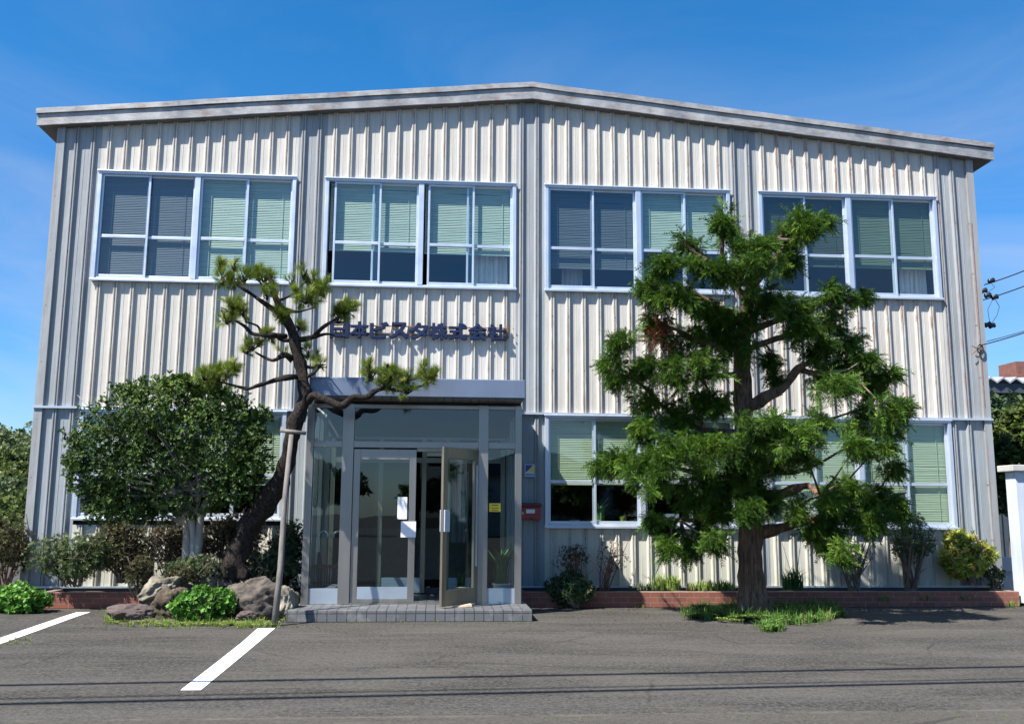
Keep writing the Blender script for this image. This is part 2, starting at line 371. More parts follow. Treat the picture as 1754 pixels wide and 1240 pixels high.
class MB:
    """collects simple solids into one mesh"""
    def __init__(s): s.v = []; s.f = []; s.mi = []
    def add(s, vs, fs, mi=0):
        n = len(s.v); s.v += [tuple(v) for v in vs]; s.f += [tuple(i + n for i in f) for f in fs]; s.mi += [mi] * len(fs); return s
    def box(s, x0, x1, y0, y1, z0, z1, mi=0):
        vs = [(x0, y0, z0), (x1, y0, z0), (x1, y1, z0), (x0, y1, z0), (x0, y0, z1), (x1, y0, z1), (x1, y1, z1), (x0, y1, z1)]
        return s.add(vs, [(0, 3, 2, 1), (4, 5, 6, 7), (0, 1, 5, 4), (1, 2, 6, 5), (2, 3, 7, 6), (3, 0, 4, 7)], mi)
    def prism(s, pts, y0, y1, mi=0):
        """polygon in x,z extruded along y"""
        n = len(pts); vs = [(p[0], y0, p[1]) for p in pts] + [(p[0], y1, p[1]) for p in pts]
        fs = [tuple(range(n)), tuple(range(2 * n - 1, n - 1, -1))] + [(i + n, (i + 1) % n + n, (i + 1) % n, i) for i in range(n)]
        return s.add(vs, fs, mi)
    def tube(s, pts, rs, n=8, mi=0, flute=0, wob=0, cap=True):
        P = [Vector(p) for p in pts]; base = len(s.v); up = Vector((.13, .21, .97)); vs = []
        if not hasattr(rs, "__len__"): rs = [rs] * len(P)
        prevx = None
        for i, p in enumerate(P):
            d = (P[min(i + 1, len(P) - 1)] - P[max(i - 1, 0)]).normalized()
            if prevx is None: prevx = d.cross(up); prevx = prevx if prevx.length > .05 else d.cross(Vector((1, 0, 0)))
            x = (prevx - d * prevx.dot(d)).normalized(); y = d.cross(x); prevx = x
            for k in range(n):
                a = 2 * math.pi * k / n; r = rs[i]
                if flute: r *= 1 + flute * math.sin(5 * a + i * .18) + flute * .6 * math.sin(9 * a - i * .3 + 1)
                if wob:
                    q = p + (x * math.cos(a) + y * math.sin(a)) * r
                    r *= 1 + wob * noise.noise(q * 5.0)
                vs.append(p + (x * math.cos(a) + y * math.sin(a)) * r)
        fs = []
        for i in range(len(P) - 1):
            for k in range(n):
                fs.append((i * n + k, i * n + (k + 1) % n, (i + 1) * n + (k + 1) % n, (i + 1) * n + k))
        if cap: fs.append(tuple(range(n - 1, -1, -1))); fs.append(tuple((len(P) - 1) * n + k for k in range(n)))
        return s.add(vs, fs, mi)
    def build(s, name, mat, parent=None, bevel=0, smooth=False):
        me = bpy.data.meshes.new(name); me.from_pydata(s.v, [], s.f); 
        if any(s.mi): me.polygons.foreach_set("material_index", s.mi)
        me.update(); o = link(name, me, mat, parent, smooth)
        if bevel:
            b = o.modifiers.new("bevel", 'BEVEL'); b.width = bevel; b.segments = 2; b.limit_method = 'ANGLE'
        return o
def quad(q, x0, x1, y, z0, z1): return q.add([(x0, y, z0), (x1, y, z0), (x1, y, z1), (x0, y, z1)], [(0, 1, 2, 3)])
def quadx(q, x, y0, y1, z0, z1): return q.add([(x, y0, z0), (x, y1, z0), (x, y1, z1), (x, y0, z1)], [(0, 1, 2, 3)])
def box(name, x0, x1, y0, y1, z0, z1, mat, parent=None, bevel=0): return MB().box(x0, x1, y0, y1, z0, z1).build(name, mat, parent, bevel)
def smooth_path(pts, k=4):
    P = [Vector(p) for p in pts]; out = []
    for i in range(len(P) - 1):
        p0 = P[max(i - 1, 0)]; p1 = P[i]; p2 = P[i + 1]; p3 = P[min(i + 2, len(P) - 1)]
        for j in range(k):
            t = j / k
            out.append(.5 * ((2 * p1) + (p2 - p0) * t + (2 * p0 - 5 * p1 + 4 * p2 - p3) * t * t + (3 * p1 - p0 - 3 * p2 + p3) * t ** 3))
    out.append(P[-1]); return out
def lerp_list(rs, n):
    return [float(np.interp(i / (n - 1) * (len(rs) - 1), range(len(rs)), rs)) for i in range(n)]

# --- leaf scattering
def scatter_obj(name, tv, tf, pos, mats, mat, parent=None, tone=None):
    """N copies of a template (verts tv, triangle/quad faces tf) as ONE mesh; mats (N,3,3)"""
    tv = np.asarray(tv, float); tf = np.asarray(tf, int); N = len(pos); nv = len(tv); k = tf.shape[1]
    V = np.einsum('nij,vj->nvi', mats, tv) + pos[:, None, :]
    F = tf[None] + (np.arange(N) * nv)[:, None, None]
    me = bpy.data.meshes.new(name); nf = N * len(tf)
    me.vertices.add(N * nv); me.vertices.foreach_set("co", V.reshape(-1).astype(np.float32))
    me.loops.add(nf * k); me.loops.foreach_set("vertex_index", F.reshape(-1).astype(np.int32))
    me.polygons.add(nf); me.polygons.foreach_set("loop_start", (np.arange(nf) * k).astype(np.int32))
    a = me.attributes.new("tone", 'FLOAT', 'FACE')
    if tone is None: tone = RNG.random(N)
    tn = np.repeat(tone, len(tf)) ; tn = np.clip(tn + RNG.normal(0, .06, len(tn)), 0, 1)
    a.data.foreach_set("value", tn.astype(np.float32))
    me.update(calc_edges=True); me.validate()
    return link(name, me, mat, parent)
def frames(dirs, scale, roll=None):
    """rotation*scale matrices whose x axis is dirs"""
    d = dirs / (np.linalg.norm(dirs, axis=1, keepdims=True) + 1e-9); n = len(d)
    ref = np.tile([0, 0, 1.0], (n, 1)) + RNG.normal(0, .25, (n, 3))
    y = np.cross(ref, d); y /= np.linalg.norm(y, axis=1, keepdims=True) + 1e-9; z = np.cross(d, y)
    if roll is not None:
        c, s_ = np.cos(roll)[:, None], np.sin(roll)[:, None]; y, z = y * c + z * s_, z * c - y * s_
    return np.stack([d, y, z], axis=2) * np.asarray(scale).reshape(-1, 1, 1)
def rand_dirs(n):
    d = RNG.normal(0, 1, (n, 3)); return d / np.linalg.norm(d, axis=1, keepdims=True)
def blob(n, c, r, inner=.35):
    d = rand_dirs(n); k = inner + (1 - inner) * RNG.random((n, 1)) ** .6
    return np.array(c) + d * np.array(r) * k, d
def spray_template(pairs=9, droop=.35, w=.10, ll=.34):
    v = []; f = []
    def ax(t): return np.array([t, 0, -droop * t * t])
    for i in range(pairs):
        t = .08 + .86 * i / pairs; L = ll * (1 - .62 * t) * (.85 + .3 * ((i * 37) % 7) / 7); b = ax(t)
        for s_ in (-1, 1):
            tip = b + np.array([L * .72, s_ * L * .62, .12 * ((i * 13) % 5 - 2) * L - .10 * L]); n = len(v)
            v += [b + [0, 0, 0], b + [w * .85, s_ * w * .15, .01], tip]; f.append((n, n + 1, n + 2))
            m_ = (b + tip) / 2; n = len(v)
            v += [m_, m_ + np.array([w * .3, s_ * w * .1, .05]), m_ + np.array([L * .42, s_ * L * .05, .06])]; f.append((n, n + 1, n + 2))
    n = len(v); v += [ax(.85) + [0, -.03, 0], ax(.85) + [0, .03, 0], ax(1.08)]; f.append((n, n + 1, n + 2))
    n = len(v); v += [ax(0) + [0, -.025, 0], ax(0) + [0, .025, 0], ax(.8)]; f.append((n, n + 1, n + 2))
    return v, f
SPRAY = spray_template(7, .45, .16, .46)
def tuft_template(n=46, spread=1.0, L=1.0, w=.055, seed=3):
    r = np.random.default_rng(seed); v = []; f = []
    for i in range(n):
        t = r.random(); a = r.random() * 2 * math.pi; th = spread * (.15 + .85 * r.random())
        d = np.array([math.cos(th), math.sin(th) * math.cos(a), math.sin(th) * math.sin(a)])
        b = np.array([t * .5, 0, 0]); tip = b + d * L * (.7 + .3 * r.random())
        s_ = np.cross(d, [.3, .5, .8]); s_ /= np.linalg.norm(s_) + 1e-9; k = len(v)
        v += [b - s_ * w / 2, b + s_ * w / 2, tip]; f.append((k, k + 1, k + 2))
    return v, f
TUFT = tuft_template(38, .95, 1.0, .042)
def leaves_template(n=7, L=1.0, w=.42, spread=1.15, seed=5):
    """a whorl of folded pointed leaves round the x axis; quads"""
    r = np.random.default_rng(seed); v = []; f = []
    for i in range(n):
        a = 2 * math.pi * i / n * 1.618 * 1.1 + r.random(); th = spread * (.45 + .55 * r.random())
        d = np.array([math.cos(th), math.sin(th) * math.cos(a), math.sin(th) * math.sin(a)])
        s_ = np.cross(d, [1, 0, 0]); s_ /= np.linalg.norm(s_) + 1e-9; up = np.cross(s_, d)
        b = np.array([-.25 + .5 * i / n, 0, 0]); l = L * (.75 + .35 * r.random()); ww = w * l
        mid = b + d * l * .5 - up * .03; tip = b + d * l - up * l * .16; k = len(v)
        v += [b, mid + s_ * ww * .5 + up * .07, tip, mid]; f.append((k, k + 1, k + 2, k + 3))
        k = len(v); v += [b, mid, tip, mid - s_ * ww * .5 + up * .07]; f.append((k, k + 1, k + 2, k + 3))
    return v, f
LEAVES = leaves_template()
LEAVES_WIDE = leaves_template(6, 1.0, .75, 1.3, 8)
LEAVES_FINE = leaves_template(11, 1.0, .22, .95, 9)
def blades_template(n=9, w=.05, lean=.5, seed=2):
    r = np.random.default_rng(seed); v = []; f = []
    for i in range(n):
        a = r.random() * 2 * math.pi; b = np.array([r.normal(0, .08), r.normal(0, .08), 0]); h = .6 + .5 * r.random(); ln = lean * r.random()
        o = np.array([math.cos(a), math.sin(a), 0]); s_ = np.array([-math.sin(a), math.cos(a), 0]) * w
        m_ = b + o * ln * .3 + [0, 0, h * .6]; t = b + o * ln + [0, 0, h * (1 - .3 * ln)]; k = len(v)
        v += [b - s_, b + s_, m_ + s_ * .8, m_ - s_ * .8]; f.append((k, k + 1, k + 2, k + 3)); k = len(v)
        v += [m_ - s_ * .8, m_ + s_ * .8, t + s_ * .1, t - s_ * .1]; f.append((k, k + 1, k + 2, k + 3))
    return v, f
BLADES = blades_template()
_lv, _lf = leaves_template(9, 1.0, .42, 1.25, 31)
COVER = ([(-v[2], v[1], v[0] * 1.1) for v in _lv], _lf)
leaf_mat("dark_cover_leaf", (.025, .07, .012), (.075, .15, .022), (.17, .22, .06), .6, .25)
UPM = lambda n, s: np.stack([np.array([[math.cos(a), -math.sin(a), 0], [math.sin(a), math.cos(a), 0], [0, 0, 1]]) * k for a, k in zip(RNG.random(n) * 6.283, s)])

# ------------------------------------------------------------------ ground
g = MB(); g.add([(-400, -300, 0), (400, -300, 0), (400, 500, 0), (-400, 500, 0)], [(0, 1, 2, 3)])
ground = g.build("ground", "asphalt"); tag(ground, "worn grey asphalt parking ground in front of the building", None, None, "structure")
def line(pts, label):
    l = MB(); n = len(pts)
    l.add([(p[0], p[1], .004) for p in pts] + [(p[2], p[3], .004) for p in pts], [(i, i + n, i + n + 1, i + 1) for i in range(n - 1)])
    tag(l.build("parking_line", "line_paint"), label, None, "white parking lines", "structure")
line([(-2.16, -3.08, -1.95, -3.08), (-2.10, -4.3, -1.92, -4.3), (-2.06, -5.6, -1.89, -5.6), (-2.02, -7.15, -1.86, -7.15)], "white parking line running from the pole foot towards the viewer")
line([(-5.0, -1.16, -4.82, -1.14), (-4.98, -1.7, -4.80, -1.7), (-4.93, -2.5, -4.74, -2.5), (-4.83, -4.0, -4.64, -4.0), (-4.75, -5.4, -4.56, -5.4), (-4.70, -7.1, -4.50, -7.1)], "white parking line at the left border near the brick edging")

# ------------------------------------------------------------------ the building
XL, XR, XM = -6.27, 9.25, 1.49
bld = thing("office_building", "two storey building clad in ribbed cream and grey metal under a low gable", "building", (XM, 0, 0))
def ztop(x): return 8.325 - .0980 * abs(x - XM)
def rib_profile(x0, x1):
    """(x, y) polyline of the ribbed sheet, ribs every PITCHX"""
    pts = [(x0, 0.0)]; k = math.ceil((x0 - RIB0 - .05) / PITCHX)
    while True:
        c = RIB0 + k * PITCHX; k += 1
        if c > x1 - .02: break
        for dx, dy in ((-.048, 0), (-.027, -.040), (-.010, -.040), (-.004, -.024), (.004, -.024), (.010, -.040), (.027, -.040), (.038, 0)):
            x = c + dx
            if pts[-1][0] < x < x1: pts.append((x, dy))
        # faint stiffening crease half way to the next rib
        x = c + PITCHX / 2
        for dx, dy in ((-.006, 0), (0, -.004), (.006, 0)):
            if pts[-1][0] < x + dx < x1: pts.append((x + dx, dy))
    pts.append((x1, 0.0)); return pts
def clad(mb, x0, x1, zb, zt):
    """zb / zt numbers or functions of x"""
    fb = zb if callable(zb) else (lambda x: zb); ft = zt if callable(zt) else (lambda x: zt)
    p = rib_profile(x0, x1)
    vs = [(x, y, fb(x)) for x, y in p] + [(x, y, ft(x)) for x, y in p]; n = len(p)
    mb.add(vs, [(i, i + 1, i + 1 + n, i + n) for i in range(n - 1)])
BAYS = [(-5.57, -2.40), (-1.93, 1.23), (1.71, 4.88), (5.375, 8.535)]
UZ0, UZ1, LZ0, LZ1 = 5.02, 6.85, 1.17, 2.97
MIDZ = 2.985
def clad_part(name, mat, *a):
    q = MB(); clad(q, *a); q.build(name, mat, bld)
for i, (a, b) in enumerate(BAYS):
    clad_part("upper_cladding", "cream_cladding", a, b, UZ1 - .03, ztop); clad_part("upper_cladding", "cream_cladding", a, b, MIDZ, UZ0 + .02)
    if i != 1: clad_part("lower_cladding", "lower_cream_cladding", a, b, .27, LZ0 + .02)
    else:
        for sec in ((a, -1.70, .27, MIDZ), (1.08, b, .27, MIDZ), (-1.70, 1.08, 2.6, MIDZ)): clad_part("lower_cladding", "lower_cream_cladding", *sec)
PIL = [(XL + .125, BAYS[0][0]), (BAYS[0][1], BAYS[1][0]), (BAYS[1][1], BAYS[2][0]), (BAYS[2][1], BAYS[3][0]), (BAYS[3][1], XR - .125)]
for a, b in PIL:
    q = MB(); clad(q, a, b, MIDZ, ztop); q.build("grey_upright_cladding", "grey_cladding", bld)
    q = MB(); clad(q, a, b, .27, MIDZ); q.build("grey_upright_cladding", "lower_grey_cladding", bld)
for x0, x1 in ((XL, XL + .125), (XR - .125, XR)):
    q = MB(); q.prism([(x0, MIDZ + .02), (x1, MIDZ + .02), (x1, ztop(x1)), (x0, ztop(x0))], -.045, .2); q.box(x0, x1, -.045, .2, .25, MIDZ - .01)
    q.build("corner_trim", "grey_cladding", bld)
# flashing at the storey line
q = MB(); q.box(XL - .02, -2.0, -.07, -.001, MIDZ - .012, MIDZ + .022); q.box(1.16, XR + .02, -.07, -.001, MIDZ - .012, MIDZ + .022)
q.build("storey_flashing", "aluminium", bld)
q = MB(); q.box(XL, -1.85, -.05, -.001, .245, .272); q.box(1.22, XR, -.05, -.001, .245, .272); q.build("base_flashing", "kick_steel", bld)
box("foundation", XL + .03, XR - .03, -.02, .2, 0, .245, "dark_trim", bld)
# body: side and rear walls
q = MB(); q.prism([(XL, 0), (XL + .1, 0), (XL + .1, ztop(XL)), (XL, ztop(XL))], .2, 18); q.prism([(XR - .1, 0), (XR, 0), (XR, ztop(XR)), (XR - .1, ztop(XR))], .2, 18)
q.prism([(XL, 0), (XR, 0), (XR, ztop(XR)), (XM, ztop(XM)), (XL, ztop(XL))], 18, 18.1)
q.build("side_wall", "side_wall", bld)
# roof slab with fascia in two bands
EL, ER = XL - .29, XR + .33
def zf(x): return 8.325 - .0985 * abs(x - XM)
def band(name, mat, d0, d1, y0, y1, e=0.0, parent=bld):
    q = MB(); xs = [EL - e, XM, ER + e]
    seg = []
    for k in range(0, 13): seg.append(EL - e + (XM - EL + e) * k / 12)
    for k in range(1, 13): seg.append(XM + (ER + e - XM) * k / 12)
    r_ = random.Random(len(name))
    jit = [r_.uniform(-.008, .008) for _ in seg]; jit[12] = 0
    lo = [(x, zf(x) + d0 + j) for x, j in zip(seg, jit)]; hi = [(x, zf(x) + d1 + j * .6) for x, j in zip(seg, jit)]
    n = len(seg); vs = [(p[0], y0, p[1]) for p in lo] + [(p[0], y0, p[1]) for p in hi] + [(p[0], y1, p[1]) for p in lo] + [(p[0], y1, p[1]) for p in hi]
    fs = []
    for i in range(n - 1):
        fs += [(i, i + 1, n + i + 1, n + i), (2 * n + i + 1, 2 * n + i, 3 * n + i, 3 * n + i + 1), (n + i, n + i + 1, 3 * n + i + 1, 3 * n + i), (i + 1, i, 2 * n + i, 2 * n + i + 1)]
    fs += [(0, n, 3 * n, 2 * n), (n - 1, 3 * n - 1, 4 * n - 1, 2 * n - 1)]
    q.add(vs, fs); return q.build(name, mat, parent)
roof = band("roof", "roof_metal", .05, .24, -.10, 18.3, -.02)
band("fascia", "weathered_fascia", 0, .190, -.155, -.115, 0, roof)
band("fascia_cap", "weathered_fascia", .198, .278, -.185, -.02, .015, roof)
band("fascia_cap", "weathered_fascia", .279, .290, -.175, 1.0, .01, roof)
band("soffit", "soffit", -.012, .03, -.115, 18, -.03, roof)

# ---- windows
def sheet_blind(name, x0, x1, z0, z1, y, mat, parent):
    q = MB(); n = int((z1 - z0) / .028); vs = []; r_ = random.Random(int(x0 * 100) + int(z0 * 10))
    nx = 9; xs = [x0 + (x1 - x0) * i / (nx - 1) for i in range(nx)]
    wav = [r_.uniform(-.003, .003) * (3 if r_.random() < .06 else 1) for _ in range(n + 1)]
    for k in range(n):
        za = z0 + (z1 - z0) * k / n; zb = z0 + (z1 - z0) * (k + 1) / n
        a = len(q.v); q.v += [(x, y - .007, za + wav[k] * math.sin(x * 3 + k * .7) * 1.5) for x in xs] + [(x, y + .004, zb + .002) for x in xs]
        for i in range(nx - 1): q.f.append((a + i, a + i + 1, a + nx + i + 1, a + nx + i)); q.mi.append(0)
    q.box(x0, x1, y - .018, y + .012, z1 - .03, z1 + .01); q.box(x0, x1, y - .014, y + .01, z0 - .018, z0)
    q.box(x0 + .14, x0 + .148, y - .02, y - .016, z0, z1); q.box(x1 - .15, x1 - .142, y - .02, y - .016, z0, z1)
    return q.build(name, mat, parent)
def curtain(x0, x1, z0, z1, y, parent, ph=0.0):
    q = MB(); n = 48; vs = []
    for z in (z0, z0 + (z1 - z0) * .5, z1):
        for i in range(n + 1):
            t = i / n; x = x0 + (x1 - x0) * t + .012 * math.sin(t * 31 + z)
            vs.append((x, y + .028 * math.sin(t * (x1 - x0) * 75 + ph + .5 * z) + .01 * math.sin(t * 17), z))
    fs = [(r * (n + 1) + i, r * (n + 1) + i + 1, (r + 1) * (n + 1) + i + 1, (r + 1) * (n + 1) + i) for r in range(2) for i in range(n)]
    q.add(vs, fs); return q.build("curtain", "curtain", parent, smooth=True)
def window(x0, x1, z0, z1, halves, shifts=(0, 0), bar=.40):
    w = MB(); fr = .062
    w.box(x0, x0 + fr, -.060, .10, z0, z1); w.box(x1 - fr, x1, -.060, .10, z0, z1)
    w.box(x0 + fr, x1 - fr, -.060, .10, z1 - .05, z1); w.box(x0 + fr, x1 - fr, -.045, .10, z0, z0 + .055)
    w.box(x0 - .01, x1 + .01, -.085, -.046, z0 - .005, z0 + .035); w.box(x0 - .012, x1 + .012, -.082, -.061, z1 - .018, z1 + .006)
    xm = (x0 + x1) / 2; w.box(xm - .045, xm + .045, -.055, .10, z0 + .055, z1 - .05)
    win = w.build("window", "aluminium", bld, bevel=.006)
    gl = {"clear": MB(), "screen": MB()}
    for h, spec in enumerate(halves):
        a = x0 + fr if h == 0 else xm + .045; b = xm - .045 if h == 0 else x1 - fr
        s = shifts[h]; mid = (a + b) / 2; zb, zt = z0 + .055, z1 - .05; zbar = zb + (zt - zb) * bar
        for (p, r, y) in ((a + s, mid + .035 + s, -.022), (mid - .025 - (0.0), b, .012)):
            q = MB(); st = .034
            q.box(p, p + st, y, y + .028, zb, zt); q.box(r - st, r, y, y + .028, zb, zt)
            q.box(p + st, r - st, y, y + .028, zb, zb + .055); q.box(p + st, r - st, y, y + .028, zt - .035, zt)
            q.box(p + st, r - st, y + .002, y + .026, zbar - .025, zbar + .025)
            q.build("sash", "aluminium", win, bevel=.004)
            quad(gl["screen" if spec.get("screen") else "clear"], p + st, r - st, y + .014, zb + .05, zt - .03)
        if spec.get("blind"):
            mat, drop = spec["blind"]
            sheet_blind("blind", a + .02, b - .02, zt - (zt - zb) * drop, zt - .02, spec.get("yb", .072), mat, win)
        for (ca, cb, ch) in spec.get("curtains", ()):
            curtain(a + (b - a) * ca, a + (b - a) * cb, zb + .02, zb + (zt - zb) * ch, .27, win, ca * 9)
    if gl["clear"].v: gl["clear"].build("glass_pane", "window_glass", win)
    if gl["screen"].v: gl["screen"].build("glass_pane", "screened_glass", win)
    # the room behind: jambs, floor, ceiling, rear wall
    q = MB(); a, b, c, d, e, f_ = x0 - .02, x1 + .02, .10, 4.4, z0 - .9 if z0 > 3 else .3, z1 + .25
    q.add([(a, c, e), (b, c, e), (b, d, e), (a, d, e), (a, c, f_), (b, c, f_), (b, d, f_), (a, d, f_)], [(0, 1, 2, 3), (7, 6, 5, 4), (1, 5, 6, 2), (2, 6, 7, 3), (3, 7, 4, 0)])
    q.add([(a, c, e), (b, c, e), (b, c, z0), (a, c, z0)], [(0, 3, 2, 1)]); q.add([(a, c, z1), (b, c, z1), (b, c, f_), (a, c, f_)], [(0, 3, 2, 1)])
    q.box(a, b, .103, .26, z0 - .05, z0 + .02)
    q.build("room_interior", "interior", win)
    return win
G, LG, GR, DG = "green_blind", "lower_green_blind", "shaded_grey_blind", "shaded_green_blind"
window(*BAYS[0], UZ0, UZ1, [dict(blind=(GR, 1.0), screen=1), dict(blind=(G, 1.0))])
window(*BAYS[1], UZ0, UZ1, [dict(blind=(G, .66)), dict(blind=(G, .67), curtains=((.58, .98, .42),))], shifts=(.09, .07))
window(*BAYS[2], UZ0, UZ1, [dict(blind=(GR, .78), screen=1, curtains=((.18, .42, .40),)), dict(blind=(G, .56))])
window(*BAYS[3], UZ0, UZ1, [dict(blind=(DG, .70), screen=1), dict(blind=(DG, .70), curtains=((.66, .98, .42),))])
window(*BAYS[0], LZ0 + .09, LZ1, [dict(blind=(LG, .62)), dict(blind=(LG, .68))])
window(*BAYS[2], LZ0, LZ1, [dict(blind=(LG, .62)), dict(blind=(LG, .60))])
window(*BAYS[3], LZ0, LZ1, [dict(blind=(LG, 1.0)), dict(blind=(LG, 1.0))])
# rusty seam and cable bracket at the right corner
q = MB(); q.tube([(XR - .10, -.047, 3.2), (XR - .10, -.047, 6.4)], .006, 6); q.build("rusty_seam", "rusty_iron", bld)

# ---- recessed lobby behind the porch (part of the building)
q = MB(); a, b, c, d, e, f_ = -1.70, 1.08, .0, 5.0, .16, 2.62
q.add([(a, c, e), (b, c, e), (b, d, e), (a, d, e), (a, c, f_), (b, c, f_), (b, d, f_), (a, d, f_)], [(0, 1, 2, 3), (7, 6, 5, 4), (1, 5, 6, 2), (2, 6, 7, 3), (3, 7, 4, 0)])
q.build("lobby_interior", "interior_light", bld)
box("inner_head_panel", -1.74, 1.12, -.075, -.058, 2.58, 2.95, "interior", bld)
inner = MB()
for x in (-1.68, -.93, -.25, .12, .62, 1.0): inner.box(x, x + .07, -.06, .0, .17, 2.58)
inner.box(-1.68, 1.07, -.055, -.002, 2.18, 2.26); inner.box(-1.68, 1.07, -.056, -.002, 2.55, 2.62)
inner.box(-.86, -.25, -.05, -.005, .17, .40, 1); inner.box(.19, .62, -.05, -.005, .17, .40, 1)
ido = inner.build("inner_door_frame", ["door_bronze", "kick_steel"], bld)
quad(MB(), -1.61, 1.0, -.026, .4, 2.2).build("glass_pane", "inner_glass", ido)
curtain(-1.55, -1.28, .25, 2.15, .30, ido, 1); curtain(.2, .52, .9, 2.1, 1.2, ido, 2)
# ceiling lamp rows in the lobby
for k in range(2):
    q = MB(); q.box(-.1 + k * .55, .35 + k * .55, .6 + k * .8, .72 + k * .8, 2.52, 2.60); q.build("lobby_lamp", "white_paint", bld)
box("lobby_counter", -1.5, .6, 3.0, 3.4, .16, 1.1, "pot_cream", bld)

# ------------------------------------------------------------------ entrance porch
PY = -1.60
porch = thing("entrance_porch", "glazed entrance porch with metal posts and a flat blue-grey canopy", "porch", (-.3, PY, .15))
q = MB(); q.box(-1.80, 1.215, -1.97, -.04, 3.0, 3.265); canopy = q.build("canopy", "canopy_metal", porch, bevel=.012)
q = MB(); n = 24
for k in range(n):
    x0 = -1.78 + 2.97 * k / n; q.box(x0 + .004, x0 + 2.97 / n - .004, -1.93, -.06, 2.972, 2.999)
q.build("soffit_panel", "soffit", canopy)
box("ceiling", -1.78, 1.19, -1.58, -.06, 2.93, 2.968, "interior_light", porch)
def post(x0, x1, z1=2.93, y0=PY - .05, y1=PY + .05, mat="stainless"): return box("post", x0, x1, y0, y1, .15, z1, mat, porch, bevel=.004)
post(-1.855, -1.755); post(-1.355, -1.195); post(.575, .715); post(1.10, 1.195)
for x0, x1 in ((-1.86, -1.80), (1.14, 1.195)): post(x0, x1, 2.93, -.66, -.60); post(x0, x1, 2.93, -.12, -.05)
q = MB()
for x0, x1 in ((-1.755, -1.355), (-1.195, .575), (.715, 1.10)):
    q.box(x0, x1, PY - .04, PY + .04, 2.31, 2.40); q.box(x0, x1, PY - .04, PY + .04, 2.87, 2.925)
for x0, x1 in ((-1.85, -1.81), (1.15, 1.19)):
    q.box(x0, x1, PY + .05, -.66, 2.31, 2.40); q.box(x0, x1, -.60, -.12, 2.31, 2.40); q.box(x0, x1, PY + .05, -.66, 2.87, 2.925); q.box(x0, x1, -.60, -.12, 2.87, 2.925)
q.build("transom", "stainless", porch, bevel=.004)
for bb in ((-1.755, -1.355, PY - .03, PY + .03), (.715, 1.10, PY - .03, PY + .03), (-1.84, -1.815, PY + .05, -.12), (1.155, 1.18, PY + .05, -.12)): box("kick_panel", *bb, .152, .36, "kick_steel", porch)
q = MB()
for x0, x1 in ((-1.755, -1.355), (.715, 1.10)):
    quad(q, x0, x1, PY, .36, 2.31)
for x0, x1 in ((-1.755, -1.355), (-1.195, .575), (.715, 1.10)): quad(q, x0, x1, PY, 2.40, 2.87)
for x in (-1.83, 1.167):
    for y0, y1 in ((PY + .05, -.66), (-.60, -.12)): quadx(q, x, y0, y1, .36, 2.31); quadx(q, x, y0, y1, 2.40, 2.87)
q.build("glass_pane", "porch_glass", porch)
box("door_track", -1.195, .575, PY - .045, PY + .045, .1505, .168, "stainless", porch)
def leaf_parts(name, w, h, mat, loc, rz, parent, label=None):
    """door leaf: hinge side at local x = 0"""
    def mb_local(fn):
        q = MB(); fn(q); R_ = Matrix.Rotation(rz, 4, 'Z'); q.v = [tuple(R_ @ Vector(v) + Vector(loc)) for v in q.v]; return q
    def fr(q):
        st = .095
        q.box(0, st, -.02, .02, 0, h); q.box(w - st, w, -.02, .02, 0, h); q.box(st, w - st, -.02, .02, h - .15, h); q.box(st, w - st, -.02, .02, 0, .05)
    d = mb_local(fr).build(name, mat, parent, bevel=.004)
    if label: d["label"] = label
    mb_local(lambda q: q.box(.095, w - .095, -.016, .016, .05, .21)).build("kick_panel", "kick_steel" if not label else "door_bronze", d)
    mb_local(lambda q: quad(q, .095, w - .095, 0, .21, h - .15)).build("glass_pane", "porch_glass", d)
    return d, mb_local
d1, _ = leaf_parts("door", .885, 2.12, "stainless", (-1.19, PY, .17), 0, porch)
# fixed jamb right of the closed leaf, then the open leaf
ang = math.atan2(-.62, -.50)
d2, loc2 = leaf_parts("door", .80, 2.12, "door_bronze", (.565, PY - .05, .17), ang, porch, "open door leaf swung outwards")
loc2(lambda q: (q.box(.675, .785, -.045, -.021, .98, 1.27), q.box(.675, .785, .021, .045, .98, 1.27))).build("push_plate", "aluminium", d2, bevel=.004)
loc2(lambda q: q.box(.03, .06, .021, .032, .5, 1.9)).build("hinge_strip", "aluminium", d2)
box("transom_track", -.30, .56, PY - .02, PY + .02, 2.26, 2.308, "door_bronze", porch)
box("door_closer", -.16, .16, PY + .03, PY + .08, 2.20, 2.26, "door_bronze", porch)
# things on and inside the porch glass
def paper(x0, x1, z0, z1, label):
    o = box("paper_notice", x0, x1, PY - .026 if x1 > -.4 else PY - .010, PY - .0235 if x1 > -.4 else PY - .0045, z0, z1, "paper"); tag(o, label, "notice", "paper notices on the porch door")
def _n(x): return x
paper(-.56, -.425, 1.31, 1.62, "upper pale paper notice on the left door glass") 
paper(-.505, -.295, 1.06, 1.28, "lower square white notice overlapping the door frame")
stk = box("warning_sticker", .735, .90, PY - .008, PY - .0045, 1.42, 1.54, "yellow"); tag(stk, "small yellow sticker with black marks on the right porch pane", "sticker")
q = MB(); r_ = random.Random(4)
for row, zz in enumerate((1.505, 1.465, 1.435)):
    x = .775
    while x < .87: w_ = r_.uniform(.010, .022); q.box(x, x + w_, PY - .0096, PY - .0082, zz, zz + (.018 if row == 0 else .011)); x += w_ + .007
q.build("black_marks", "black", stk)

# step
st = MB(); st.box(-1.92, 1.27, -2.46, -.06, .002, .148); stp = st.build("entrance_step", "step_tile", None, bevel=.006)
tag(stp, "low grey tiled step under the glass porch", "step")
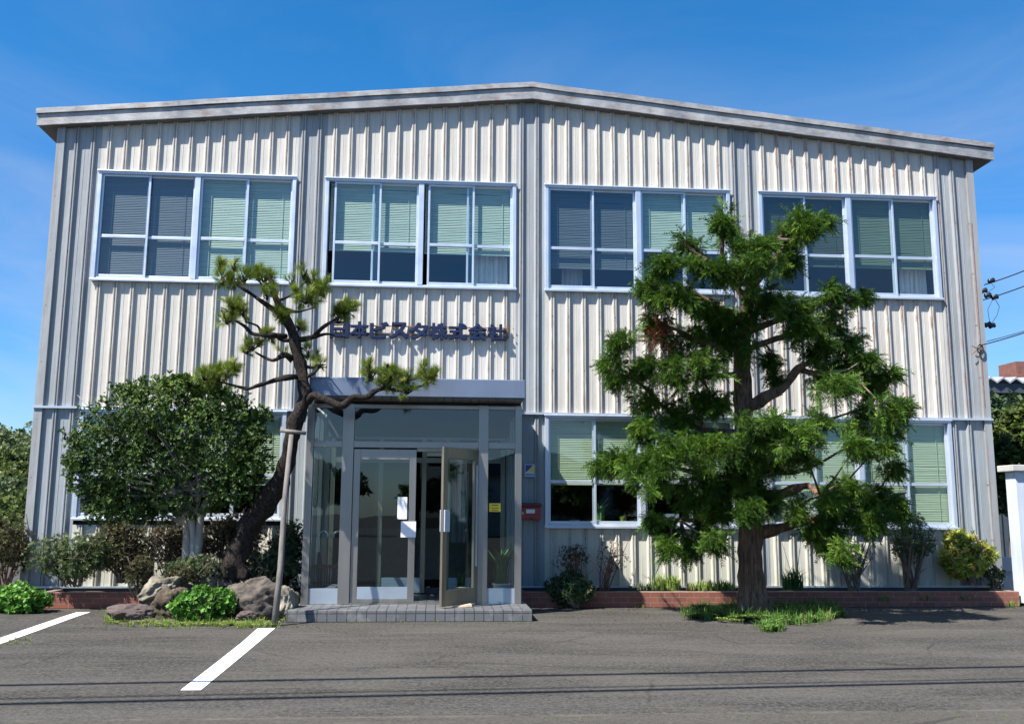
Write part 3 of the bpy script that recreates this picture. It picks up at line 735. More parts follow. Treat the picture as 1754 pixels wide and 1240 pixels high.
# door stop
q = MB(); q.add([(.24, -2.16, .149), (.50, -2.08, .149), (.47, -2.0, .149), (.22, -2.08, .149), (.25, -2.14, .165), (.49, -2.07, .195), (.46, -2.01, .195), (.23, -2.09, .165)],
                [(0, 3, 2, 1), (4, 5, 6, 7), (0, 1, 5, 4), (1, 2, 6, 5), (2, 3, 7, 6), (3, 0, 4, 7)])
tag(q.build("door_wedge", "wood_block", None, bevel=.008), "pale wooden wedge lying under the open porch door", "door stop")

# umbrella stand and umbrellas
us = thing("umbrella_stand", "dark slatted umbrella stand in the left corner of the porch", "umbrella stand", (-1.55, -1.2, .15))
q = MB()
for k in range(12):
    x = -1.72 + k * .036; q.box(x, x + .016, -1.36, -1.35, .17, .62); q.box(x, x + .016, -1.10, -1.09, .17, .62)
q.box(-1.73, -1.28, -1.37, -1.08, .152, .17); q.build("slats", "umbrella_dark", us)
q = MB()
for z in (.30, .62): q.box(-1.74, -1.27, -1.38, -1.365, z, z + .03); q.box(-1.74, -1.27, -1.085, -1.07, z, z + .03); q.box(-1.74, -1.725, -1.365, -1.085, z, z + .03); q.box(-1.285, -1.27, -1.365, -1.085, z, z + .03)
q.build("rim", "maroon", us)
def umbrella(x, y, flip, label, mat, top=1.18):
    u = thing("umbrella", label, "umbrella", (x, y, .17), "umbrellas in the porch stand")
    q = MB(); q.tube([(x, y, .2), (x, y, .35), (x, y, .6), (x + .01 * flip, y, .84)], [.012, .03, .05, .02], 10); q.build("folded_canopy", mat, u, smooth=True)
    pts = [(x + .01 * flip, y, .84), (x + .02 * flip, y, 1.05)] + [(x + flip * (.02 - .062 + .062 * math.cos(a)), y, 1.07 + .062 * math.sin(a)) for a in np.linspace(0, math.pi * 1.15, 9)]
    MB().tube(pts, .011, 8).build("handle", "handle_white", u, smooth=True)
umbrella(-1.66, -1.25, -1, "umbrella with a pale crook turned right, left one in the stand", "umbrella_dark")
umbrella(-1.37, -1.25, 1, "umbrella with a pale crook and clear cover, right one in the stand", "umbrella_clear")

# potted plants in the porch
def strap_plant(name, label, x, y, z, potmat, h, n, pr=.11, ph=.24, lean=.6, mat="iris_leaf", group=None):
    t = thing(name, label, "potted plant", (x, y, z), group)
    prof = [(pr * .72, 0), (pr, ph * .92), (pr * 1.12, ph * .93), (pr * 1.12, ph), (pr * .95, ph), (pr * .9, ph * .88), (0.002, ph * .88)]
    q = MB(); k = 20; vs = [(x + r * math.cos(6.2832 * i / k), y + r * math.sin(6.2832 * i / k), z + zz) for r, zz in prof for i in range(k)]
    q.add(vs, [(a * k + i, a * k + (i + 1) % k, (a + 1) * k + (i + 1) % k, (a + 1) * k + i) for a in range(len(prof) - 1) for i in range(k)])
    q.build("pot", potmat, t, smooth=True)
    tv, tf = blades_template(5, .035, lean * 1.4, 11)
    pos = np.array([x, y, z + ph * .9]) + RNG.normal(0, .02, (n, 3)) * [1, 1, 0]
    scatter_obj("leaves", tv, tf, pos, UPM(n, h * (.6 + .5 * RNG.random(n))), mat, t)
strap_plant("potted_plant", "spiky plant in a pale white pot behind the right porch pane", .94, -1.30, .15, "pot_white", .62, 16, .125, .26)
strap_plant("potted_plant", "small green plant in a cream pot behind the open door", .38, -.75, .15, "pot_cream", .30, 14, .11, .17)
strap_plant("potted_plant", "small plant in a cream pot right of the one behind the open door", .60, -.5, .15, "pot_cream", .35, 8, .09, .17)
strap_plant("potted_plant", "long leaved plant on the window sill right of the porch", 2.62, .20, 1.22, "pot_white", .42, 10, .06, .07)
strap_plant("potted_plant", "tiny plant in a white dish at the left end of the window sill", 2.22, .20, 1.22, "pot_white", .06, 6, .08, .07)
strap_plant("potted_plant", "low pale flowering plant on the window sill near the mullion", 3.0, .20, 1.22, "pot_white", .12, 14, .06, .05, mat="weed_leaf")
box_o = box("desk_tray", 3.72, 3.95, .22, .38, 1.205, 1.40, "white_paint", None, .004); tag(box_o, "white box on the lower window sill behind the cedar", "box")

# ------------------------------------------------------------------ sign letters
sg = thing("company_sign", "dark blue raised company name letters on rusty rails above the porch", "sign", (-.33, -.06, 4.17))
q = MB()
for z in (4.235, 4.375): q.box(-1.78, 1.12, -.062, -.046, z - .008, z + .008)
for k in range(10):
    x = -1.765 + k * .3175; q.box(x - .011, x + .011, -.0615, -.0465, 4.20, 4.42) if k in (0, 9) else None
    q.box(x + .1 - .008, x + .1 + .008, -.046, -.035, 4.365, 4.385); q.box(x + .1 - .008, x + .1 + .008, -.046, -.035, 4.225, 4.245)
q.build("mounting_rail", "rusty_iron", sg)
for i, ch in enumerate("日本ビスタ株式会社"):
    cu = bpy.data.curves.new("letter", 'FONT'); cu.body = ch; cu.extrude = .075; cu.offset = .014; cu.resolution_u = 3
    tmp = bpy.data.objects.new("letter", cu); COL.objects.link(tmp); bpy.context.view_layer.update()
    me = bpy.data.meshes.new_from_object(tmp.evaluated_get(bpy.context.evaluated_depsgraph_get())); bpy.data.objects.remove(tmp); bpy.data.curves.remove(cu)
    co = np.array([v.co[:] for v in me.vertices]); lo, hi = co.min(0), co.max(0)
    W, H = .288, .262
    x0 = -1.76 + i * .3175
    new = np.stack([x0 + (co[:, 0] - lo[0]) / (hi[0] - lo[0]) * W, -.086 - (co[:, 2]) / .075 * .022, 4.165 + (co[:, 1] - lo[1]) / (hi[1] - lo[1]) * H], 1)
    # heavy strokes: the glyph laid over itself a few mm apart, each layer at its own depth
    q = MB(); fc = [tuple(p.vertices) for p in me.polygons]
    for k_, (ox, oz) in enumerate(((-.009, -.007), (.009, -.007), (-.009, .007), (.009, .007), (0, 0))): q.add([(v[0] + ox, v[1] - .0012 * k_, v[2] + oz) for v in new], fc)
    bpy.data.meshes.remove(me); q.build("letter", "letter_blue", sg)

# mailbox, plaque
mb_ = thing("mailbox", "dark red metal mailbox on the wall right of the porch", "mailbox", (1.48, -.2, 1.3))
q = MB(); q.box(1.325, 1.625, -.20, -.036, 1.30, 1.50); q.build("body", "mail_red", mb_, bevel=.012)
q = MB(); q.prism([(1.31, 1.502), (1.64, 1.502), (1.64, 1.53), (1.62, 1.56), (1.33, 1.56), (1.31, 1.53)], -.225, -.036); q.build("lid", "mail_dark", mb_, bevel=.006)
box("name_label", 1.395, 1.535, -.2045, -.2015, 1.40, 1.46, "paper", mb_)
box("latch", 1.45, 1.49, -.21, -.2015, 1.29, 1.335, "mail_dark", mb_, .004)
box("sticker", 1.33, 1.355, -.2045, -.2015, 1.385, 1.415, "sign_yellow", mb_)
pq = thing("security_plaque", "small square blue and yellow plaque on the wall above the mailbox", "plaque", (1.47, -.05, 1.95))
box("backing", 1.385, 1.545, -.045, -.036, 1.955, 2.175, "sign_pale", pq)
MB().prism([(1.397, 2.162), (1.397, 2.045), (1.44, 2.075), (1.515, 2.162)], -.049, -.0455).build("blue_field", "sign_blue", pq)
MB().prism([(1.518, 2.162), (1.535, 2.162), (1.535, 2.05), (1.405, 2.05), (1.445, 2.075)], -.049, -.0455).build("yellow_field", "sign_yellow", pq)
box("blue_strip", 1.387, 1.543, -.049, -.0455, 1.957, 1.975, "sign_blue", pq)
q = MB(); [q.box(1.402 + k * .019, 1.415 + k * .019, -.0485, -.0455, 1.995, 2.02) for k in range(7)]; q.build("marks", "sign_blue", pq)

# ------------------------------------------------------------------ brick planters
def planter(x0, x1, label):
    t = thing("brick_planter", label, "planter", ((x0 + x1) / 2, -.6, 0), "brick edging along the wall")
    q = MB(); q.box(x0, x1, -.66, -.55, 0, .232); q.box(x0, x0 + .11, -.549, -.06, 0, .230); q.box(x1 - .11, x1, -.549, -.06, 0, .230)
    q.build("brick_wall", "red_brick", t, bevel=.008)
    s_ = MB(); nx, ny = 60, 6; vs = []
    for j in range(ny):
        for i in range(nx):
            x = x0 + .1 + (x1 - x0 - .2) * i / (nx - 1); y = -.552 + .50 * j / (ny - 1); vs.append((x, y, .19 + .035 * noise.noise(Vector((x * 3, y * 5, 1)))))
    s_.add(vs, [(j * nx + i, j * nx + i + 1, (j + 1) * nx + i + 1, (j + 1) * nx + i) for j in range(ny - 1) for i in range(nx - 1)])
    s_.build("soil", "soil", t, smooth=True)
planter(-5.72, -3.6, "short brick planter at the left end of the wall")
planter(1.24, 9.12, "long low red brick planter right of the porch")

# ------------------------------------------------------------------ vegetation
def shrub(name, label, c, r, n, size, leafmat, tmpl=LEAVES, stems=8, stemmat="twig", base=None, cat="shrub", inner=.3, group=None, lobes=7, stem_r=.012, upright=.3):
    c = Vector(c); base = Vector(base) if base else Vector((c.x, c.y, max(0, c.z - r[2])))
    t = thing(name, label, cat, tuple(base), group)
    rr = random.Random(int(abs(c.x * 1000) + abs(c.y * 77))); q = MB()
    ends = []
    for k in range(stems):
        a = rr.random() * 6.283; s_ = .35 + .6 * rr.random()
        e = Vector((c.x + r[0] * s_ * math.cos(a), c.y + r[1] * s_ * math.sin(a), c.z + r[2] * (rr.uniform(-.4, .85))))
        b = base + Vector((rr.uniform(-.2, .2) * r[0], rr.uniform(-.2, .2) * r[1], -.03)); mid = b.lerp(e, .5) + Vector((rr.uniform(-.1, .1), rr.uniform(-.1, .1), .05)) * r[0]
        p = smooth_path([b, mid, e], 4); q.tube(p, lerp_list([stem_r, stem_r * .7, stem_r * .25], len(p)), 5)
        for _ in range(3):
            o = p[rr.randrange(3, len(p))]; e2 = o + Vector((rr.uniform(-1, 1), rr.uniform(-1, 1), rr.uniform(.1, 1))) * r[0] * .4; q.tube([o, o.lerp(e2, .5) + Vector((0, 0, .02)), e2], [stem_r * .45, stem_r * .3, stem_r * .15], 4); ends.append(e2)
        ends.append(e)
    q.build("stems", stemmat, t)
    pos, dr = [], []
    for k in range(lobes):
        d = rand_dirs(1)[0]; cc = np.array(c) + d * np.array(r) * .55; p_, d_ = blob(n // (lobes + 2), cc, np.array(r) * (.38 + .2 * RNG.random()), inner); pos.append(p_); dr.append(d_)
    p_, d_ = blob(2 * n // (lobes + 2), np.array(c), np.array(r) * .8, inner); pos.append(p_); dr.append(d_)
    pos = np.concatenate(pos); dr = np.concatenate(dr) + [0, 0, upright] + RNG.normal(0, .35, (len(pos), 3))
    keep = pos[:, 1] < -.05 if c.y < 0 else np.ones(len(pos), bool); keep &= pos[:, 2] > .02
    pos, dr = pos[keep], dr[keep]
    scatter_obj("foliage", *tmpl, pos, frames(dr, size * (.7 + .6 * RNG.random(len(pos))), RNG.random(len(pos)) * 6.28), leafmat, t)
    return t

# ---- shaggy juniper on the right
JY = -1.70
jt = thing("cedar_tree", "tall shaggy cedar with twisted trunk and drooping green sprays", "tree", tuple(ground_at(1292, 1052)))
def J(px, py, dy=0.0): return at(px, py, JY + dy)
q = MB()
base = ground_at(1292, 1052)
JL = -.45
tr_pts = [(base.x + .02, base.y - .02, -.05), J(1287, 1000), J(1284, 930), J(1283, 860), J(1279, 780, .05), J(1274, 700, .05), J(1272, 620, -.1), J(1278, 540, -.3), J(1290, 470, -.45), J(1300, 410, -.45)]
p = smooth_path(tr_pts, 5); q.tube(p, lerp_list([.22, .17, .165, .16, .15, .14, .12, .09, .05, .02], len(p)), 26, flute=.07, wob=.22)
for k, (dx, dy) in enumerate(((-.2, -.08), (.17, -.12), (.21, .06), (-.08, -.2), (-.15, .12), (.02, .2))):
    q.tube(smooth_path([(base.x + dx * .45, base.y + dy * .45, .55), (base.x + dx * .75, base.y + dy * .75, .2), (base.x + dx * 1.25, base.y + dy * 1.25, -.06)], 4), lerp_list([.05, .085, .06], 9), 8, wob=.3)
q.build("trunk", "cedar_bark", jt, smooth=True)
limbs = [[(1277, 700), (1310, 682), (1345, 660), (1368, 630), (1392, 618), (1410, 598)], [(1368, 632), (1395, 640), (1425, 636)],
         [(1285, 912), (1325, 908), (1365, 895), (1400, 888), (1440, 865), (1480, 850)], [(1284, 860), (1330, 848), (1360, 838), (1385, 832), (1405, 848), (1440, 850)],
         [(1282, 800), (1340, 810), (1375, 805), (1410, 790), (1450, 765)], [(1277, 760), (1330, 735), (1400, 725), (1440, 712), (1490, 695)],
         [(1282, 880), (1240, 885), (1205, 892), (1165, 890), (1140, 900), (1130, 925)], [(1279, 820), (1220, 815), (1150, 800), (1080, 790), (1040, 800)],
         [(1276, 740), (1200, 735), (1140, 700), (1100, 660), (1050, 635)], [(1274, 640), (1220, 645), (1185, 650), (1150, 680)], [(1272, 600), (1200, 585), (1150, 562), (1120, 575)],
         [(1275, 560), (1220, 520), (1160, 490), (1130, 500)], [(1280, 520), (1240, 450), (1238, 400), (1232, 372)], [(1285, 500), (1330, 440), (1370, 405), (1412, 378)],
         [(1276, 570), (1340, 545), (1400, 520), (1460, 512)], [(1275, 600), (1350, 575), (1400, 580), (1440, 610)], [(1284, 480), (1200, 440), (1170, 412)], [(1284, 470), (1320, 420), (1365, 388)]]
lm = MB(); rj = random.Random(3); skel = []
for i, L in enumerate(limbs):
    dy = [0] + [rj.uniform(-.75, .35) * (k / len(L)) for k in range(1, len(L))]
    P3 = [J(x, y, min(d, .1) - .45 * min(1, max(0, (700 - y) / 150))) for (x, y), d in zip(L, dy)]; p = smooth_path(P3, 4); r0 = .095 if i in (0, 2, 3) else .05
    lm.tube(p, lerp_list([r0, r0 * .8, r0 * .5, .012], len(p)), 10, wob=.4); skel += p
lm.build("limb", "cedar_bark", jt, smooth=True)
BL = [(1268, 850, 30, 26), (1285, 790, 34, 26), (1262, 800, 30, 30), (1245, 398, 24, 42), (1232, 380, 12, 14), (1180, 425, 24, 30), (1300, 430, 60, 30), (1350, 400, 35, 26), (1385, 400, 25, 14), (1412, 378, 14, 8), (1370, 375, 14, 8), (1148, 458, 42, 28), (1210, 465, 50, 40), (1290, 470, 70, 42), (1350, 450, 40, 40),
      (1118, 500, 32, 30), (1160, 510, 50, 40), (1215, 540, 60, 40), (1310, 520, 80, 40), (1370, 540, 50, 45), (1425, 508, 50, 22), (1470, 512, 22, 8), (1420, 555, 38, 40), (1410, 600, 22, 30), (1120, 560, 34, 34), (1180, 590, 60, 34), (1260, 590, 60, 40), (1250, 560, 60, 40),
      (1070, 590, 32, 22), (1095, 630, 42, 40), (1045, 625, 22, 14), (1062, 650, 20, 34), (1150, 640, 50, 36), (1215, 630, 45, 36), (1110, 690, 40, 42), (1100, 745, 26, 46), (1160, 710, 45, 40), (1215, 690, 40, 30), (1205, 700, 60, 30),
      (1322, 620, 16, 26), (1326, 655, 12, 18), (1455, 590, 26, 20), (1440, 630, 48, 26), (1480, 615, 26, 20), (1420, 665, 36, 24), (1405, 640, 34, 20), (1395, 600, 26, 22), (1380, 570, 40, 32), (1450, 660, 20, 14),
      (1485, 680, 26, 34), (1520, 702, 30, 24), (1545, 706, 18, 8), (1470, 725, 36, 34), (1462, 770, 28, 34), (1500, 770, 34, 14), (1530, 808, 20, 12), (1515, 735, 30, 18), (1500, 650, 14, 24), (1522, 645, 12, 10),
      (1060, 795, 46, 24), (1024, 800, 18, 10), (1100, 790, 44, 40), (1120, 830, 40, 34), (1150, 780, 46, 46), (1190, 760, 46, 44), (1240, 760, 60, 44), (1300, 740, 70, 40), (1360, 745, 50, 34), (1400, 718, 26, 14), (1330, 790, 50, 30), (1380, 780, 30, 24),
      (1200, 820, 50, 40), (1250, 840, 44, 44), (1290, 820, 40, 40), (1310, 860, 30, 30), (1180, 860, 30, 20), (1235, 880, 44, 30), (1285, 880, 30, 26), (1205, 905, 26, 28), (1225, 925, 14, 24), (1140, 912, 26, 24), (1150, 940, 22, 20), (1187, 935, 12, 22), (1180, 945, 16, 10), (1115, 895, 16, 8),
      (1418, 850, 22, 16), (1440, 865, 42, 24), (1490, 860, 44, 24), (1525, 868, 26, 12), (1420, 890, 40, 34), (1470, 895, 50, 28), (1415, 930, 34, 24), (1440, 945, 20, 14), (1455, 840, 40, 14), (1500, 895, 24, 20), (1362, 870, 10, 26), (1540, 880, 16, 8), (1395, 915, 20, 30)]
pos, dr, sz, tone, tw = [], [], [], [], MB()
for (x, y, rx, ry) in BL:
    edge = abs(x - 1280) / 280; dy = rj.uniform(-.75, .55) * (1 - .5 * edge)
    dy = min(dy, .1) - (rj.uniform(0, 1.5) if (y > 650 and x > 1330) else rj.uniform(0, .7) if y > 700 else 0) - .45 * min(1, max(0, (700 - y) / 150)); c = J(x, y, dy); c = Vector((c.x, c.y, c.z)); Rx, Rz_ = rx / 107 * .90, ry / 107 * .84; Ry = max(.18, min(.55, (Rx + Rz_) * .6))
    if c.y + Ry > -.25: c.y = -.25 - Ry
    n = int(170 + 3000 * Rx * Rz_ + 850 * (Rx + Rz_) * .5)
    ns = max(3, int(3 + 34 * Rx * Rz_ + 5 * (Rx + Rz_)))
    # pads: sprays start inside and point outwards, tips drooping
    d = rand_dirs(n); d[:, 2] = d[:, 2] * .7 + .12; k = RNG.random((n, 1)) ** .7 * .9
    # every pad is a handful of dense hanging clumps with gaps between them
    sc_ = rand_dirs(ns) * np.array([Rx, Ry, Rz_]) * (RNG.random((ns, 1)) ** .5) * .78; sr = (.088 + .08 * RNG.random(ns)); pick = RNG.integers(0, ns, n)
    P_ = np.array(c) + sc_[pick] + d * k * sr[pick][:, None] * np.array([1.0, 1.0, 1.25]); sprout = RNG.random(ns)[pick]
    side = np.sign(x - 1280); dd = d + np.array([.45 * side * min(1, edge * 1.6), -.25, -.25]) + RNG.normal(0, .35, (n, 3))
    pos.append(P_); dr.append(dd); sz.append(.075 + .07 * RNG.random(n) ** 1.5 + (RNG.random(n) < .035) * .12); tone.append(np.clip(.15 + .5 * sprout + RNG.normal(0, .13, n), 0, .9) + (RNG.random(n) < .10) * .4)
    # supporting twig from the nearest limb
    nb = min(skel, key=lambda s: (s - c).length); mid = nb.lerp(c, .5) + Vector((rj.uniform(-.05, .05), 0, rj.uniform(-.08, .08)))
    tw.tube([nb, mid, c], [.022, .015, .006], 5)
    for _ in range(5):
        e = c + Vector((rj.uniform(-1, 1) * Rx, rj.uniform(-1, 1) * Ry, rj.uniform(-1, 1) * Rz_)) * .8; tw.tube([c, e], [.009, .003], 4)
tw.build("twigs", "twig", jt)
pos = np.concatenate(pos); dr = np.concatenate(dr); sz = np.concatenate(sz); tone = np.clip(np.concatenate(tone), 0, 1)
cl = np.array([noise.noise(Vector(p) * 3.1) + .55 * noise.noise(Vector(p) * 7.0) for p in pos]); k = cl > -9 * RNG.random(len(cl))
pos, dr, sz, tone, cl = pos[k], dr[k], sz[k], tone[k], cl[k]; tone = np.clip(tone + cl * .35, 0, 1)
scatter_obj("crown", *SPRAY, pos, frames(dr, sz, RNG.random(len(pos)) * 1.6 - .8), "juniper_leaf", jt, tone)
pos, dr = [], []
for (x, y, rx, ry) in ((1125, 545, 14, 26), (1135, 575, 16, 20), (1118, 583, 14, 12), (1122, 520, 9, 22)):
    c = J(x, y, -.62); P_, d_ = blob(34, np.array(c), (rx / 107, .12, ry / 107), .1); pos.append(P_); dr.append(d_ + [0, -.2, .2])
pos = np.concatenate(pos); dr = np.concatenate(dr); scatter_obj("dead_foliage", *SPRAY, pos, frames(dr, .13 + .06 * RNG.random(len(pos))), "dead_leaf", jt)

# ---- trained pine in front of the porch
def PZ(zx, zy, dy=0.0, Y=-2.1): return at(330 + zx * .3468, 430 + zy * .3468, Y + dy)
pt = thing("pine_tree", "trained black pine with an S-curved dark trunk and tufted needle pads", "tree", tuple(at(400, 985, -1.65)))
q = MB()
tp = [at(398, 990, -1.6), at(405, 955, -1.6), at(428, 900, -1.65), at(462, 850, -1.75), at(490, 800, -1.9), at(497, 755, -2.05), at(510, 712, -2.1), at(522, 680, -2.1), at(518, 645, -2.1), at(510, 605, -2.1), at(500, 570, -2.1), at(484, 540, -2.1), at(474, 515, -2.1), at(466, 490, -2.1), at(460, 470, -2.1)]
p = smooth_path(tp, 5); q.tube(p, lerp_list([.22, .18, .14, .125, .115, .10, .105, .09, .082, .076, .068, .058, .044, .032, .02], len(p)), 20, wob=.55, flute=.04)
q.build("trunk", "pine_bark", pt, smooth=True)
PL = [[(400, 290), (350, 255), (300, 220), (240, 180), (165, 130)], [(410, 250), (450, 235), (490, 215), (560, 150)], [(455, 290), (520, 300), (600, 280)], [(500, 440), (560, 435), (600, 420), (640, 380), (700, 340), (740, 320)], [(600, 425), (660, 410), (700, 418)],
      [(460, 420), (390, 415), (300, 410), (255, 370), (200, 340)], [(340, 410), (320, 370), (260, 350)], [(490, 530), (450, 515), (400, 540), (355, 525), (310, 500)], [(515, 620), (460, 625), (400, 640), (320, 665), (270, 680), (190, 660), (110, 640)], [(560, 625), (600, 600), (630, 575), (660, 575)], [(550, 570), (600, 575), (655, 560)],
      [(570, 745), (600, 712), (650, 730), (735, 765), (790, 722), (830, 722), (865, 718), (905, 690), (960, 680), (1040, 690), (1150, 660)], [(500, 500), (540, 480), (570, 500)], [(450, 300), (440, 330), (430, 300)], [(485, 440), (440, 440), (390, 410)], [(490, 545), (460, 520), (440, 500)]]
lm = MB(); rp = random.Random(5)
for i, L in enumerate(PL):
    dy = [0] + [rp.uniform(-.18, .12) for _ in L[1:]]
    if i == 11: dy = [0, -.15, -.25, -.3, -.35, -.35, -.35, -.35, -.35, -.35, -.3]
    P3 = [PZ(x, y, d) for (x, y), d in zip(L, dy)]; p = smooth_path(P3, 4); r0 = .06 if i == 11 else (.042 if len(L) > 4 else .028)
    lm.tube(p, lerp_list([r0, r0 * .8, r0 * .55, .010], len(p)), 8, wob=.5)
lm.build("branch", "pine_bark", pt, smooth=True)
PADS = [(150, 130, 42, 52, 14), (135, 70, 16, 30, 4), (205, 75, 14, 40, 6), (205, 150, 30, 28, 5), (255, 130, 34, 46, 10), (355, 140, 48, 50, 14), (320, 110, 16, 30, 4), (370, 215, 34, 40, 8), (490, 150, 26, 30, 5), (550, 110, 28, 55, 9), (600, 150, 50, 50, 12), (560, 220, 80, 62, 26), (640, 180, 36, 40, 8),
        (200, 275, 72, 50, 20), (170, 335, 48, 38, 8), (250, 300, 26, 36, 5), (745, 290, 52, 48, 18), (720, 335, 36, 34, 8), (785, 275, 18, 28, 3), (435, 315, 34, 30, 9), (378, 415, 34, 34, 9), (295, 468, 42, 34, 11), (270, 500, 16, 16, 3), (450, 512, 28, 24, 6), (570, 505, 30, 46, 9), (600, 530, 24, 30, 5), (525, 375, 22, 22, 5), (630, 560, 24, 18, 4),
        (110, 605, 88, 46, 24), (60, 620, 34, 26, 6), (210, 570, 16, 34, 4), (170, 590, 50, 34, 8), (880, 610, 36, 46, 10), (975, 610, 46, 46, 13), (1060, 630, 48, 44, 13), (1150, 625, 44, 44, 11), (960, 660, 80, 30, 12), (1060, 690, 50, 24, 6), (1200, 610, 16, 12, 2), (875, 565, 12, 18, 3), (965, 565, 12, 18, 3), (1140, 575, 12, 16, 3)]
pos, dr, sz = [], [], []; tw = MB()
for (x, y, rx, ry, w) in PADS:
    Yo = -.35 if x > 820 else rp.uniform(-.22, .16); c = PZ(x, y, Yo); Rx, Rz_ = rx * .3468 / 113 * .82, ry * .3468 / 113 * .72; n = int(w * 4.0) + 6
    P_, d_ = blob(n, np.array(c), (Rx, max(.12, Rx * .8), Rz_), .0)
    pos.append(P_); dr.append(d_ * [.75, .75, .35] + [0, 0, .55] + RNG.normal(0, .34, (n, 3))); sz.append(.095 + .05 * RNG.random(n))
    for k in range(min(n, 14)):
        b = Vector(c) + Vector((0, 0, -Rz_ * .9)); tw.tube([b, Vector(P_[k])], [.010, .005], 4)
    if n > 20: # drooping older needles below
        m_ = n // 4; P2, d2_ = blob(m_, np.array(c) - [0, 0, Rz_ * .6], (Rx * .9, Rx * .5, Rz_ * .4), 0); pos.append(P2); dr.append(d2_ * .6 - [0, 0, .55]); sz.append(.075 + .03 * RNG.random(m_))
tw.build("twigs", "pine_bark", pt)
pos = np.concatenate(pos); dr = np.concatenate(dr); sz = np.concatenate(sz)
cl = np.array([noise.noise(Vector(p_) * 9.0) for p_ in pos]); k = cl > -.10; pos, dr, sz = pos[k], dr[k], sz[k]
pn = scatter_obj("needles", *TUFT, pos, frames(dr, sz), "pine_needle", pt)
# wooden prop
pp = thing("tree_prop", "weathered grey wooden prop with a crossbar holding the pine", "support post", tuple(ground_at(470, 1070)))
a = ground_at(470, 1072); b = at(499, 745, -2.30)
q = MB(); q.tube([a, a.lerp(b, .3) + Vector((.012, 0, 0)), a.lerp(b, .65) - Vector((.01, 0, 0)), b], [.044, .041, .037, .033], 12, wob=.08); q.build("pole", "support_wood", pp, smooth=True)
q = MB(); q.tube([at(480, 737, -2.24), at(524, 742, -2.24)], [.028, .026], 10, wob=.1); q.build("crossbar", "support_wood", pp, smooth=True)

# ---- rounded evergreen on the left
RY = -1.55
rt = thing("round_evergreen_tree", "low round dark evergreen tree with several pale stems", "tree", tuple(at(325, 985, RY)))
q = MB()
def RA(x, y, dy=0): return at(x, y, RY + dy)
for k, L in enumerate([[(318, 990), (320, 930), (316, 880), (300, 845), (270, 800)], [(326, 990), (328, 930), (332, 885), (340, 850), (350, 790)], [(333, 990), (340, 930), (345, 880), (365, 840), (400, 780)],
                       [(322, 985), (322, 920), (312, 890), (290, 870), (255, 860), (215, 840)], [(329, 985), (332, 925), (326, 880), (322, 830), (310, 760)], [(318, 900), (290, 885), (270, 876)], [(316, 880), (280, 850), (230, 835), (180, 820)]]):
    p = smooth_path([RA(x, y, (-.12 + .08 * k) * (i > 2) + (k % 2) * .06) for i, (x, y) in enumerate(L)], 4); q.tube(p, lerp_list([.065, .055, .05, .035, .015], len(p)) if k < 5 else lerp_list([.04, .02, .008], len(p)), 10, wob=.25)
rr = random.Random(8); cc = RA(290, 775)
for k in range(46):
    a = rr.random() * 6.28; e = cc + Vector((math.cos(a) * 1.35 * rr.random(), math.sin(a) * .7 * rr.random(), rr.uniform(-.8, .9))); b = RA(325 + rr.uniform(-30, 30), 850)
    q.tube(smooth_path([b, b.lerp(e, .5) + Vector((rr.uniform(-.15, .15), 0, rr.uniform(0, .1))), e], 3), lerp_list([.018, .012, .004], 7), 5)
q.build("trunk", "bark_smooth", rt, smooth=True)
LB = [(290, 690, 60, 40), (240, 700, 60, 40), (345, 690, 60, 42), (390, 700, 50, 36), (200, 730, 62, 44), (290, 740, 90, 60), (370, 740, 70, 55), (425, 730, 40, 36), (160, 770, 46, 44), (220, 790, 70, 55), (300, 800, 90, 60), (380, 795, 66, 56), (430, 780, 36, 44), (150, 815, 36, 34), (200, 845, 55, 40), (270, 850, 66, 40), (340, 845, 60, 36), (400, 835, 44, 34), (180, 875, 34, 22), (230, 880, 30, 14), (350, 665, 30, 20), (280, 665, 34, 20), (445, 715, 20, 18), (235, 672, 16, 12), (312, 655, 18, 12), (130, 790, 18, 20), (420, 810, 30, 30)]
pos, dr = [], []
for (x, y, rx, ry) in LB:
    dep = RNG.uniform(-.45, .35) if rx > 35 else RNG.uniform(-.3, .1); c = RA(x, y, dep); Rx, Rz_ = rx / 108, ry / 108
    n = int(130 + 1500 * Rx * Rz_); P_, d_ = blob(n, np.array(c), (Rx, min(.5, Rx), Rz_), .35); pos.append(P_); dr.append(d_ + [0, -.15, .35] + RNG.normal(0, .4, (n, 3)))
P_, d_ = blob(2600, np.array(RA(290, 785)), (1.35, .7, .95), .1); pos.append(P_); dr.append(d_ + RNG.normal(0, .5, (2600, 3)))
for _ in range(60):   # sprigs standing out of the outline
    a = RNG.uniform(-.2, math.pi + .2); c0 = np.array(RA(290, 775)) + [math.cos(a) * 1.14, RNG.uniform(-.4, .2), math.sin(a) * .9]; u = np.array([math.cos(a) * .6 + RNG.normal(0, .3), RNG.normal(0, .2), .7])
    m_ = 16; t_ = RNG.random((m_, 1)); pos.append(c0 + u * t_ * .26 + RNG.normal(0, .02, (m_, 3))); dr.append(np.tile(u, (m_, 1)) + RNG.normal(0, .5, (m_, 3)))
pos = np.concatenate(pos); dr = np.concatenate(dr); k = pos[:, 1] < -.2; pos, dr = pos[k], dr[k]
cl = np.array([noise.noise(Vector(p) * 2.6) + .6 * noise.noise(Vector(p) * 6.0) for p in pos]); k = cl > -.40 + .14 * RNG.random(len(cl)); pos, dr = pos[k], dr[k]
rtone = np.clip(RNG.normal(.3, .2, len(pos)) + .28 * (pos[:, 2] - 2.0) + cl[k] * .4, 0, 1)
scatter_obj("crown", *LEAVES, pos, frames(dr, .034 + .042 * RNG.random(len(pos)) ** 1.8, RNG.random(len(pos)) * 6.28), "broad_leaf", rt, rtone)

